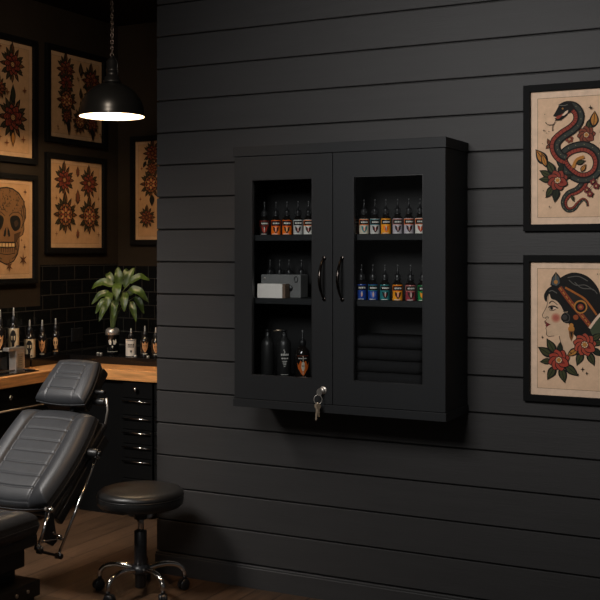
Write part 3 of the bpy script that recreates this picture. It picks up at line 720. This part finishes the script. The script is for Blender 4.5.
def sheet_d(a):
    a.rosette(-.10, .60, .085, 1); a.leaf(-.15, .55, 4.2, .05, .025, INK)
    a.rosette(-.11, .40, .10, 2); a.rosette(-.1, .50, .06, 1); a.leaf(-.10, .33, -PI/2, .08, .04, INK); a.rosette(-.14, .18, .075, 1)
    a.rosette(.06, .56, .09, 0); a.rosette(.06, .40, .1, 0); a.rosette(.05, .24, .1, 1); a.rosette(.0, .12, .06, 2); a.rosette(.13, .15, .06, 1)
    for x, z in ((-.18, .30), (-.17, .5), (-.03, .3)): a.spark(x, z, .016, s2l((112, 66, 40)))
def skull(a):
    p = lambda x, y: ((x-5)*.0086, 1.5-(y-251)*6.25/1077-1.306); P = lambda L: [p(x, y) for x, y in L]
    bone = s2l((122, 88, 56)); sh = s2l((74, 52, 34))
    R = [(5, 187), (11, 188), (17, 192), (21.5, 199), (23.8, 208), (24, 217), (22, 223), (22.3, 229), (21, 234.5), (17.5, 237), (17.3, 246), (16, 254), (12, 261.5), (7, 264.5), (5, 265)]
    out = P(R+[(10-x, y) for x, y in R[::-1][1:-1]])
    a.poly(out, INK)
    c = p(5, 226); a.poly([(c[0]+(x-c[0])*.955, c[1]+(z-c[1])*.965) for x, z in out], bone)
    for s in (1, -1):
        X = lambda L: P([(5+s*(x-5), y) for x, y in L])
        a.poly(catmull(X([(8, 219), (11, 215.5), (16, 216), (18.5, 221), (17.5, 228), (13, 231), (9.5, 227)]), 4, True), INK)
        a.poly(catmull(X([(12, 222), (15, 220), (16, 224), (13.5, 227)]), 4, True), s2l((60, 44, 32)))
        a.stroke(X([(7, 216), (11, 212.5), (17, 212.5), (20.5, 217)]), .006, sh)
        a.stroke(X([(20.5, 205), (19.5, 212), (21, 221), (19.5, 228)]), .006, INK); a.stroke(X([(22, 200), (21.5, 210), (22.5, 219)]), .012, sh)
        a.poly(X([(12, 234), (19, 231), (17, 237), (14, 243), (15, 250), (13, 250), (12, 240)]), sh)
        a.poly(X([(5.6, 226.5), (7.6, 231), (8.4, 236), (6.8, 237), (5.6, 234)]), INK)
        for i in range(4): a.stroke(X([(6+i*2.2, 241.5), (6.2+i*2.1, 247), (6+i*2.0, 252.5)]), .004, INK)
        a.stroke(X([(14.5, 240), (15.8, 246), (14, 255), (10, 259)]), .004, INK)
    a.rect(p(-3, 0)[0], p(13, 0)[0], p(0, 243)[1], p(0, 241.8)[1], INK); a.stroke(P([(-4, 246.5), (5, 248), (14, 246.5)]), .0055, INK); a.stroke(P([(-3, 253), (5, 254.5), (13, 253)]), .004, INK)
    for i in range(5): a.rect(p(-2.4+i*3.1, 0)[0], p(-.1+i*3.1, 0)[0], p(0, 246.6)[1], p(0, 243.3)[1], s2l((206, 170, 120)))
    rr = random.Random(3)
    for i in range(110):
        x, y = 5+rr.uniform(-15, 15), rr.uniform(190, 212)
        if ((x-5)/16)**2+((y-210)/21)**2 < 1: a.spark(*p(x, y), rr.uniform(.004, .011), INK if i % 3 == 0 else sh, 3)
    a.stroke(P([(1, 196), (3, 202), (1, 207), (4, 212)]), .003, INK)
    for x, y, r in ((22.5, 191, .022), (22, 247, .02), (20.5, 255+5, .045), (7, 266, .04), (19, 240, .012), (-12, 192, .02), (-12, 258, .04)): a.spark(*p(x, y), r, s2l((84, 52, 32)), 4 if r < .03 else 6)
framed('framed print of a black and red snake with flowers on the right shiplap', (-1.143+.22, 0, 1.577), 0, .44, .572, .027, .022, snake, 'framed prints on the shiplap wall', .026)
framed('framed print of a dark-haired woman in profile with headband and red flowers', (-1.143+.22, 0, .912), 0, .44, .572, .026, .022, lady, 'framed prints on the shiplap wall', .026)
G = 'framed flash prints in the dark corner'
XL = -4.349
framed('framed flash sheet of large red blooms above the skull print', (XL, .516, 2.015), PI/2, .65, .738, .035, .025, sheet_c, G, .026, PAPL, PAPL2)
framed('framed print of a tan skull on the left wall', (XL, .591, 1.306), PI/2, .50, .645, .033, .025, skull, G, .026, PAPL, PAPL2)
framed('framed flash sheet of tall flower clusters partly behind the pendant lamp', (XL, 1.2165, 2.165), PI/2, .589, .598, .035, .025, sheet_b, G, .026, PAPL, PAPL2)
framed('framed flash sheet of four sunburst blooms above the tiles on the left wall', (XL, 1.2165, 1.486), PI/2, .589, .615, .035, .025, sheet_a, G, .026, PAPL, PAPL2)
framed('framed flash sheet on the back wall cut off by the shiplap partition', (-4.236+.27, 1.662, 1.540), 0, .54, .715, .034, .025, sheet_d, G, .022, PAPL, PAPL2)

# ------------------------------------------------------------------ pendant lamp
px, py, rz_ = -3.562, .55, 2.232
t = thing('pendant_lamp', 'black dome pendant lamp hanging lit from a chain over the corner', 'lamp', (px, py, rz_)); R = .1735
pr = [(R+.002, -.004), (R+.003, 0)]+[(R*math.cos(a), .012+R*.98*math.sin(a)) for a in [PI/2*i/16*.87 for i in range(17)]]
rt = pr[-1]
MB().lathe(pr, 48).build('shade', M['shade'], t)
prin = [(r-.003, z-.0025) for r, z in pr[2:]]+[(0, rt[1]-.004)]
MB().lathe([(R+.002, -.004), (R-.002, -.003)]+prin, 48).build('shade_lining', M['shadein'], t)
MB().lathe([(rt[0], rt[1]-.002), (.050, rt[1]), (.048, rt[1]+.012), (.040, rt[1]+.018), (.040, rt[1]+.032), (.030, rt[1]+.036), (.030, rt[1]+.060), (.033, rt[1]+.062), (.033, rt[1]+.072), (.030, rt[1]+.074), (.030, rt[1]+.118), (.022, rt[1]+.126), (.012, rt[1]+.137), (.010, rt[1]+.145), (0, rt[1]+.146)], 32).build('socket', M['black'], t)
b = MB(); b.tube([(.032, 0, rt[1]+.02), (.038, 0, rt[1]+.06), (.034, 0, rt[1]+.11), (.012, 0, rt[1]+.15)], .0022, 8); b.build('socket_bracket', M['black'], t)
ch = MB(); z = rt[1]+.140; i = 0
while z < 3.0-rz_-.02:
    L = [(.0075*math.cos(a), 0, .0125*math.sin(a)) for a in [2*PI*k/14 for k in range(14)]]
    ch.tube(L, .0024, 6, closed=True, M=Matrix.Translation((0, 0, z+.012)) @ Matrix.Rotation(PI/2*(i % 2)+.5, 4, 'Z')); z += .0175; i += 1
ch.build('chain', M['bronze'], t)
MB().lathe([(.004, 0), (.012, -.02), (.045, -.024), (.05, -.008), (.05, 0)], 24, 0, Matrix.Translation((0, 0, 3.0-rz_))).build('ceiling_rose', M['black'], t)
MB().lathe([(0, .045), (.018, .050), (.030, .064), (.034, .082), (.028, .105), (.016, .125), (.014, .15)], 24).build('bulb', M['bulb'], t)
l = bpy.data.lights.new('pendant_glow', 'POINT'); l.energy = 17; l.color = (1, .72, .44); l.shadow_soft_size = .03
lo = bpy.data.objects.new('pendant_glow', l); C.objects.link(lo); lo.location = (px, py, rz_+.03)

# ------------------------------------------------------------------ tattoo chair
def cushion(mb, w0, w1, L, T, k, hf, M4, n=64, p=7, mi=0):
    g = [math.sin(PI/2*(-1+2*i/n)*.985)/math.sin(PI/2*.985) for i in range(n+1)]
    g = [.55*x+.45*(-1+2*i/n) for i, x in enumerate(g)]
    vs = []; top = {}; bot = {}
    for j, v in enumerate(g):
        for i, s in enumerate(g):
            x = s*math.sqrt(1-k*v*v/2); y = v*math.sqrt(1-k*s*s/2)
            f = (y+1)/2; ww = w0+(w1-w0)*f; e = max(abs(s), abs(v))
            roll = max(0, 1-e**p)**.5
            z = T*(.30+.70*roll)+hf(s, v)*roll
            out = 1-.03*(1-roll) if e > .98 else 1
            top[i, j] = len(vs); vs.append((x*ww/2*out, f*L, z))
    fs = [[top[i, j], top[i+1, j], top[i+1, j+1], top[i, j+1]] for j in range(n) for i in range(n)]
    ring = [(i, 0) for i in range(n)]+[(n, j) for j in range(n)]+[(i, n) for i in range(n, 0, -1)]+[(0, j) for j in range(n, 0, -1)]
    m0 = len(vs)
    for q in ring:
        x, y, z = vs[top[q]]; vs.append((x*.97, L/2+(y-L/2)*.97, 0))
    N = len(ring)
    for a in range(N):
        b = (a+1) % N; fs.append([top[ring[a]], m0+a, m0+b, top[ring[b]]])
    fs.append([m0+a for a in range(N)][::-1])
    mb.add(vs, fs, mi, True, None, M4)
    # piping round the rim
    return [M4 @ Vector(vs[top[q]]) for q in ring]
def groove(d, w): return math.exp(-(d/w)**2)
def seam_back(s, v):
    b = .53; a = abs(s); h = 0
    if a > b: h += .018*math.sin(PI*min(1, (a-b)/(1-b)*.85))**.8
    h -= .007*groove(a-b, .03)
    if a < b:
        for i in range(8):
            h -= .0045*groove(v-(-.93+.235*i), .014)
    return h
def seam_head(s, v):
    a = abs(s); h = .006*(1-a*a)*(1-v*v)
    if v < .62: h -= .004*groove(a-.52, .022)
    if a < .52:
        for q in (.62, .22, -.02, -.48): h -= .0042*groove(v-q, .026)
    return h
def seam_seat(s, v):
    a = abs(s); h = -.005*groove(a-.5, .02)
    if a > .5: h += .008*math.sin(PI*min(1, (a-.5)/.5*.85))
    else:
        for i in range(8): h -= .004*groove(v-(-.9+.25*i), .014)
    return h
ch_o = (-3.17, -1.0, 0)
chair = thing('tattoo_chair', 'reclined black vinyl tattoo chair with quilted backrest at the left', 'chair', ch_o)
def frame4(org, ang):
    m = Matrix.Rotation(ang, 4, 'X'); m.translation = Vector(org); return m
ang = math.atan2(.327, .35)
# backrest: its face runs from (Y -.72, z .456) up to (Y -.37, z .783)
nrm = Vector((0, -math.sin(ang), math.cos(ang)))
BW, BL, BT = .462, .520, .085
org = Vector((-3.176, -.728, .452))-nrm*BT
mb = MB(); rim = cushion(mb, BW+.02, BW, BL, BT, .40, seam_back, frame4(org, ang), 150)
br = mb.build('backrest', M['leather'], chair, ch_o)
MB().tube([p+nrm*.004 for p in rim], .0032, 6, closed=True).build('piping', M['leather'], br, ch_o)
m4 = frame4(org-nrm*.03, ang)
MB().box(-BW/2+.012, BW/2-.012, .015, BL-.015, 0, .0295, .01, 0, m4).build('back_shell', M['black'], br, ch_o)
m4 = frame4(org-nrm*.075, ang)
mb = MB()
for s in (-1, 1): mb.box(s*(BW/2-.02)-.014, s*(BW/2-.02)+.014, .02, BL-.06, 0, .044, .004, 0, m4)
mb.box(-BW/2+.03, BW/2-.03, .25, .30, .005, .04, .004, 0, m4)
mb.build('back_frame', M['black'], chair, ch_o)
# headrest
ha = math.atan2(.165, .148); hn = Vector((0, -math.sin(ha), math.cos(ha)))
HL, HT = .245, .060
horg = Vector((-3.195, -.357, .828))-hn*HT
mb = MB(); rim = cushion(mb, .315, .250, HL, HT, .34, seam_head, frame4(horg, ha), 110)
hr = mb.build('headrest', M['leather'], chair, ch_o)
MB().tube([p+hn*.004 for p in rim], .0028, 6, closed=True).build('piping', M['leather'], hr, ch_o)
m4 = frame4(horg-hn*.052, ha)
MB().box(-.12, .12, .015, HL-.012, 0, .0515, .01, 0, m4).build('headrest_shell', M['black'], hr, ch_o)
mb = MB(); mb.box(-3.19, -3.13, -.36, -.24, .68, .73, .006); mb.tube([(-3.16, -.33, .70), (-3.16, -.27, .79), (-3.16, -.235, .86)], .014, 12); mb.build('headrest_bracket', M['black'], chair, ch_o)
mb = MB(); mb.cyl((-3.06, -.245, .815), (-3.0, -.245, .815), .017, 20); mb.cyl((-3.06, -.25, .86), (-3.0, -.25, .86), .010, 16); mb.build('headrest_hinge', M['black'], chair, ch_o)
mb = MB(); mb.tube([(-2.995, -.245, .835), (-2.992, -.24, .78), (-2.995, -.255, .715)], [.005, .0045, .006], 10); mb.build('headrest_lever', M['steel'], chair, ch_o)
# seat
mb = MB(); rim = cushion(mb, .46, .46, .80, .10, .12, seam_seat, Matrix.Translation((-3.125, -1.585, .360)), 130, 9)
st = mb.build('seat', M['leather'], chair, ch_o)
MB().tube([p+Vector((0, 0, .006)) for p in rim], .003, 6, closed=True).build('piping', M['leather'], st, ch_o)
MB().box(-3.335, -2.915, -1.56, -.80, .315, .360, .006).build('seat_frame', M['black'], chair, ch_o)
mb = MB(); mb.box(-3.27, -2.99, -1.35, -.79, .215, .315, .006); mb.build('lift_bracket', M['black'], chair, ch_o)
mb = MB(); mb.box(-3.27, -3.03, -1.35, -.80, .10, .215, .008); mb.build('pedestal', M['black'], chair, ch_o)
mb = MB(); mb.box(-3.30, -2.935, -1.42, -.76, .10, .165, .005); mb.build('lower_bracket', M['black'], chair, ch_o)
mb = MB(); mb.box(-3.38, -2.95, -1.55, -.775, 0.0, .10, .008); mb.build('base', M['black'], chair, ch_o)
for y in (-.905, -.84): MB().cyl((-2.935, y, .135), (-2.928, y, .135), .008, 14).build('bolt', M['steel'], chair, ch_o)
# side linkage: long gas strut, short link, cross links and pivots
XS = -2.905
def rod(name, a, b, r, m='chrome'):
    mb = MB(); mb.tube([a, b], r, 10)
    for p in (a, b): mb.cyl((p[0]-.012, p[1], p[2]), (p[0]+.012, p[1], p[2]), r*1.9, 16)
    return mb.build(name, M[m], chair, ch_o)
A = (XS, -.43, .612); B = (XS, -.688, .244); Cc = (XS, -.737, .445); D = (XS, -.81, .307); Ee = (XS, -.655, .305)
rod('strut', A, B, .0062); rod('link', Cc, D, .0062)
rod('link', (XS+.008, D[1], D[2]-.012), (XS+.008, B[1], B[2]), .006, 'black'); rod('link', (XS-.012, D[1]+.03, D[2]+.018), (XS-.012, Ee[1], Ee[2]), .0035); rod('link', (XS-.018, -.70, .34), (XS-.018, Ee[1]-.005, Ee[2]+.012), .0035)
mb = MB(); mb.prism([(-.737, .45), (-.70, .43), (-.672, .30), (-.70, .285), (-.76, .32)], -.004, .004, 0, Matrix.Translation((XS-.02, 0, 0)) @ Matrix.Rotation(PI/2, 4, 'Z'), .001); mb.build('link_plate', M['black'], chair, ch_o)
mb = MB(); mb.cyl((-2.985, -.43, .622), (-2.895, -.43, .622), .020, 24); mb.cyl((-2.898, -.43, .622), (-2.885, -.43, .622), .012, 18); mb.build('pivot', M['black'], chair, ch_o)
for y, z in ((-.737, .445), (-.80, .305)): MB().cyl((-2.93, y, z), (-2.89, y, z), .0075, 14).build('pivot', M['steel'], chair, ch_o)

# ------------------------------------------------------------------ stool
sx, sy = -2.765, -.305
st = thing('rolling_stool', 'round black rolling stool with chrome legs in front of the partition end', 'stool', (sx, sy, 0))
MB().lathe([(0, .384), (.150, .384), (.176, .388), (.186, .398), (.1885, .415), (.1885, .428), (.1865, .432), (.1885, .436), (.1865, .446), (.178, .456), (.160, .462), (.10, .465), (0, .466)], 64).build('seat', M['leatherseat'], st)
MB().tube([(.1883*math.cos(a), .1883*math.sin(a), .432) for a in [2*PI*i/64 for i in range(64)]], .0025, 6, closed=True).build('seat_piping', M['leatherseat'], st)
MB().box(-.075, .075, -.075, .075,   .366, .3835, .004).lathe([(.028, .33), (.032, .372)], 24).build('seat_plate', M['black'], st)
MB().cyl((0, 0, .26), (0, 0, .372), .0145, 24).build('piston', M['chrome'], st)
MB().lathe([(0, .03), (.022, .03), (.024, .034), (.024, .085), (.0275, .09), (.0275, .275), (.024, .279), (.014, .28)], 28).build('column', M['plastic'], st)
MB().lathe([(.026, .088), (.040, .095), (.044, .105), (.042, .118), (.034, .128), (.027, .131)], 28).build('hub', M['plastic'], st)
a0 = math.radians(118)
for k in range(5):
    a = a0+2*PI*k/5; c, s = math.cos(a), math.sin(a)
    P = catmull([(.030, .108), (.07, .118), (.12, .122), (.165, .112), (.192, .088), (.197, .062)], 6)
    lg = MB().tube([(r*c, r*s, z) for r, z in P], [.0135-.0035*i/(len(P)-1) for i in range(len(P))], 12).build('leg', M['chrome'], st)
    cs = MB(); ph = a+.9*k; m4 = Matrix.Translation((.197*c, .197*s, 0)) @ Matrix.Rotation(ph, 4, 'Z')
    cs.lathe([(0, .060), (.009, .060), (.009, .050), (0, .05)], 12, 0, m4)
    for sgn in (-1, 1):
        q = m4 @ Matrix.Translation((.006, sgn*.010, .025)) @ Matrix.Rotation(-sgn*PI/2, 4, 'X')
        cs.lathe([(0, -.007), (.019, -.007), (.0245, -.003), (.025, .003), (.020, .008), (.008, .0095), (0, .0095)], 24, 0, q)
    hood = [(.028*math.cos(b), .028*math.sin(b)) for b in [math.radians(d) for d in range(20, 200, 15)]]
    cs.prism([(x+.006, z+.025) for x, z in hood], -.006, .006, 0, m4)
    cs.build('caster', M['plastic'], st)

# ------------------------------------------------------------------ things on the worktop
def flask(loc, label, r, h, labelcol, emb, lab0, lab1, group):
    t = thing('bottle', label, 'bottle', loc, 0, group)
    MB().lathe([(0, 0), (r*.92, 0), (r, .003), (r, h*.52), (r*.92, h*.57), (r*.6, h*.62), (r*.40, h*.66), (r*.38, h*.72), (0, h*.72)], 28).build('bottle_body', M['bottle'], t)
    MB().lathe([(r*.42, h*.66), (r*.47, h*.665), (r*.45, h*.77), (r*.30, h*.80), (.0055, h*.83), (.004, h*.97), (.0025, h), (0, h)], 20).build('cap', M['plastic'], t)
    MB().lathe([(.0060, h*.835), (.0044, h*.97), (.0028, h+.001), (0, h+.001)], 12).build('nozzle', M['steel'], t)
    lb = MB(); F = math.radians(-54)
    z0, z1 = h*lab0, h*lab1
    if labelcol: band(lb, r+.0002, F-1.5, F+1.5, z0, z1, labelcol, 28)
    q = lambda pts, c: patch(lb, r+.0006, [(F+a, z0+z*(z1-z0)) for a, z in pts], c)
    if emb == 'skull':
        c1, c2 = (INK, labelcol) if labelcol else (s2l((176, 140, 100)), INK)
        q([(-.55, .75), (-.3, .9), (0, .94), (.3, .9), (.55, .75), (.5, .5), (.25, .40), (.2, .22), (-.2, .22), (-.25, .40), (-.5, .5)], c1)
        q([(-.38, .70), (-.1, .68), (-.14, .52), (-.36, .52)], c2); q([(.1, .68), (.38, .70), (.36, .52), (.14, .52)], c2)
        for a, ww in ((-.6, .35), (-.2, .4), (.25, .3)): band(lb, r+.0006, F+a, F+a+ww, z0+.06*(z1-z0), z0+.13*(z1-z0), c1, 4)
    elif emb == 'text':
        for i, a in enumerate((-.62, -.3, .02, .34)):
            q([(a, .72), (a+.22, .72), (a+.22, .66), (a, .66)], INK); q([(a, .72), (a+.07, .72), (a+.07, .5), (a, .5)], INK); q([(a+.15, .72), (a+.22, .72), (a+.22, .5), (a+.15, .5)], INK)
        q([(-.2, .34), (.2, .34), (0, .15)], INK); band(lb, r+.0007, F-.9, F+.9, z0+.93*(z1-z0), z0+.96*(z1-z0), INK, 12)
    else:
        q([(-.7, .85), (-.3, .72), (0, .9), (.3, .72), (.7, .85), (.6, .45), (.3, .25), (0, .1), (-.3, .25), (-.6, .45)], s2l((186, 134, 88)))
        q([(-.36, .66), (-.1, .62), (-.2, .42)], INK); q([(.1, .62), (.36, .66), (.2, .42)], INK); q([(-.12, .38), (.12, .38), (0, .2)], RD2)
        band(lb, r+.0006, F-.5, F+.5, z0, z0+.06*(z1-z0), s2l((170, 160, 140)), 8)
    lb.build('paper_label', M['label'], t)
    return t
CRE = s2l((190, 168, 136))
rs = MB().box(-4.335, -4.205, .20, .635, .831, .908, .003).build('riser_box', M['blackgloss'], origin=(-4.27, .42, .831)); tag(rs, 'low black riser box under the two tallest bottles at the left', 'box')
GB = 'bottles along the left worktop ledge'
flask((-4.268, .455, .908), 'dark bottle with tan emblem at the left picture edge, on the riser', .029, .262, None, 'face', .10, .52, GB)
flask((-4.268, .565, .908), 'tall dark bottle with cream label behind the metal dispenser', .030, .268, CRE, 'skull', .04, .56, GB)
flask((-4.262, .694, .876), 'dark bottle with a wide cream skull label on the left ledge', .032, .222, CRE, 'skull', .02, .50, GB)
flask((-4.262, .803, .876), 'dark bottle with a tan winged emblem between cream-labelled and last bottle', .028, .215, None, 'face', .06, .52, GB)
flask((-4.262, .925, .876), 'dark bottle with a tan skull emblem, nearest the headrest on the ledge', .026, .218, None, 'skull', .06, .52, GB)
GB = 'bottles along the back worktop ledge'
flask((-3.799, 1.05, .876), 'dark bottle with white lettered label right of the plant pot', .031, .165, s2l((206, 198, 186)), 'text', .02, .62, GB)
flask((-3.699, 1.05, .876), 'dark bottle with orange tan emblem between white bottle and partition', .027, .182, None, 'face', .10, .56, GB)
flask((-3.622, 1.05, .876), 'dark bottle with tan emblem cut off by the partition edge', .027, .176, None, 'face', .10, .56, GB)
# dispenser
t = thing('soap_dispenser', 'boxy brushed-metal dispenser with flat spout on the left worktop', 'dispenser', (-4.172, .485, .83))
MB().box(-.026, .026, -.036, .036, .001, .112, .003).build('body', M['steel'], t)
MB().box(-.018, .026, -.095, .038, .1125, .132, .003).build('spout', M['steel'], t)
lb = Art(0); lb.rect(-.024, .024, .015, .095, s2l((150, 132, 108)))
for i in range(5): lb.rect(-.016, .014-.004*(i % 2), .03+.011*i, .034+.011*i, s2l((90, 76, 62)))
ob = lb.build('printed_label', M['label'], t); ob.rotation_euler = (0, 0, PI/2); ob.location = (.0263, 0, 0)
MB().box(.0, .018, -.01, .01, .1325, .140, .002).build('button', M['black'], t)
# tray and tool
t = thing('instrument_tray', 'shallow black tray with metal rim let into the left worktop', 'tray', (-4.09, .12, .8305))
MB().box(-.064, .064, -.75, .38, 0, .004, .001).build('tray_floor', M['blackgloss'], t)
tr = MB(); tr.tube([(-.066, -.752, .005), (.066, -.752, .005), (.066, .30, .005), (.03, .385, .005), (-.066, .385, .005)], .003, 8, closed=True); tr.build('rim', M['black'], t)
tl = MB().tube(catmull([(-4.10, -.20, .841), (-4.075, .05, .842), (-4.07, .22, .845), (-4.085, .36, .840)], 6), [.0035]*18+[.002], 8).build('steel_tool', M['chrome'], origin=(-4.08, .1, .836)); tag(tl, 'thin curved chrome tool lying in the black tray', 'tool')
# plant
plx, ply = -3.972, 1.10
t = thing('potted_plant', 'leafy green plant in a dark metal pot on the back ledge', 'plant', (plx, ply, .876))
MB().lathe([(0, 0), (.036, 0), (.039, .004), (.039, .118), (.041, .121), (.041, .128), (.036, .132), (.034, .128), (.034, .115), (0, .115)], 36).build('pot', M['blackgloss'], t)
MB().lathe([(.0395, .118), (.042, .121), (.0425, .138), (.038, .152), (.026, .160), (.024, .156), (.034, .140), (.036, .125)], 36).build('pot_collar', M['steel'], t)
em = MB(); F = math.radians(-54)
q = lambda pts, c: patch(em, .0393, [(F+a, z) for a, z in pts], c)
EW = s2l((196, 190, 178))
q([(-.65, .085), (-.35, .095), (-.12, .078), (-.2, .06), (-.55, .062)], EW); q([(.08, .09), (.3, .082), (.55, .095), (.66, .075), (.4, .06), (.12, .062)], EW); q([(-.12, .055), (.12, .055), (.05, .040), (-.05, .040)], EW)
band(em, .0393, F-.9, F+.9, .018, .020, EW, 10)
em.build('emblem', M['label'], t)
MB().lathe([(.026, .1565), (.012, .159), (0, .16)], 20).build('soil', M['soil'], t)
fo = MB(); stm = MB()
CR = Vector((.8906, .4548, 0)); CB = Vector((-.4548, .8906, 0)); NF = Vector((.42, -.72, .55)).normalized()
def leaf3d(b, t_, d0, d1, wd, droop=0):
    # b, t_: where the blade starts and ends (across, up); d0, d1: how far back each lies
    K_ = .00604
    B = CR*(b[0]*K_)+CB*d0+Vector((0, 0, b[1]*K_)); T = CR*(t_[0]*K_)+CB*d1+Vector((0, 0, t_[1]*K_))
    base = Vector((.012*math.copysign(1, b[0])*min(1, abs(b[0])/6), -.004+d0*.1, .155))
    mid = (base+B)/2; mid.x = base.x+(mid.x-base.x)*.6; mid.y = base.y+(mid.y-base.y)*.6; mid.z = base.z+(B.z-base.z)*.65
    pts = catmull([tuple(base), tuple(mid), tuple(B)], 6)
    stm.tube(pts, [.0028-.0014*i/(len(pts)-1) for i in range(len(pts))], 6)
    m = (B+T)/2+Vector((0, 0, droop))+NF*.012
    L = [Vector(p) for p in catmull([tuple(B), tuple(m), tuple(T)], 7)]; N = len(L); vs = []
    for i, p in enumerate(L):
        tg = (L[min(N-1, i+1)]-L[max(0, i-1)]).normalized()
        side = tg.cross(NF).normalized(); up = side.cross(tg).normalized()
        f = i/(N-1); ww = wd/2*math.sin(PI*f**.72)**.9*.88 if 0 < f < 1 else 0
        wv = .003*math.sin(i*1.3+b[0])
        for sgn in (-1, -.5, 0, .5, 1): vs.append(p+side*ww*sgn+up*(abs(sgn)*ww*.32+wv*abs(sgn)))
    fo.add(vs, [[i*5+k, i*5+k+1, (i+1)*5+k+1, (i+1)*5+k] for i in range(N-1) for k in range(4)], 0, True)
PX = lambda x, y: (x-112.5, 358-y)
for bx, by, tx, ty, d0, d1, wd, dr in (
    (118.5, 291, 116.6, 270.5, .03, .05, .062, 0), (124, 292, 132.8, 271.5, .03, .06, .055, .005), (129, 287, 148.5, 284.5, .02, .05, .050, .025), (129, 293, 148.5, 306, .0, .0, .060, .02),
    (113, 290, 90.5, 292.6, .02, .03, .058, .025), (110, 297, 91.5, 308.5, .02, .0, .050, .02), (108, 303, 96, 317.5, .0, -.02, .048, .012), (109, 307, 100.5, 325, -.01, -.05, .046, .01),
    (118.5, 287, 118.8, 304, -.03, -.09, .064, .01), (111, 296, 109.5, 312, -.02, -.08, .056, .01), (125, 296, 126, 315, -.02, -.07, .062, .01), (117, 303, 115.8, 322.5, -.04, -.08, .050, .01),
    (130, 305, 137, 325.5, .0, -.03, .048, .01), (134, 301, 143, 318, .04, .04, .048, .01), (122, 284, 127, 276, .08, .13, .05, .02), (110, 288, 102, 279, .08, .13, .05, .02), (126, 300, 136, 293, .09, .14, .05, .01), (106, 300, 98, 301, .08, .14, .05, .01)):
    leaf3d(PX(bx, by), PX(tx, ty), d0, d1, wd, dr)
fo.build('foliage', M['leaf'], t); stm.build('stems', M['stem'], t)
# ink caps on the ledge
for i, (x, y) in enumerate(((-4.042, 1.05), (-4.012, 1.04), (-3.735, 1.005), (-3.65, 1.01))):
    o = MB().lathe([(0, 0), (.010, 0), (.009, .012), (.0075, .0125), (.0065, .003), (0, .003)], 16).build('ink_cup', M['steel'], loc=(x, y, .8762))
    tag(o, ('tiny metal ink cap on the ledge, far left of the plant pot', 'tiny metal ink cap on the ledge just left of the plant pot', 'tiny metal ink cap in front of the white-labelled bottle', 'tiny metal ink cap nearest the partition edge')[i], 'ink cap', 'ink caps on the back ledge')
# outlet
t = thing('power_outlet', 'black wall outlet on the dark tiles left of the plant', 'outlet', (-4.3415, 1.22, .93), PI/2)
MB().box(-.055, .055, -.008, 0, 0, .085, .003).build('cover_plate', M['black'], t)
MB().box(-.038, .038, -.0095, -.0075, .018, .067, .001).build('socket_face', M['cabin'], t)
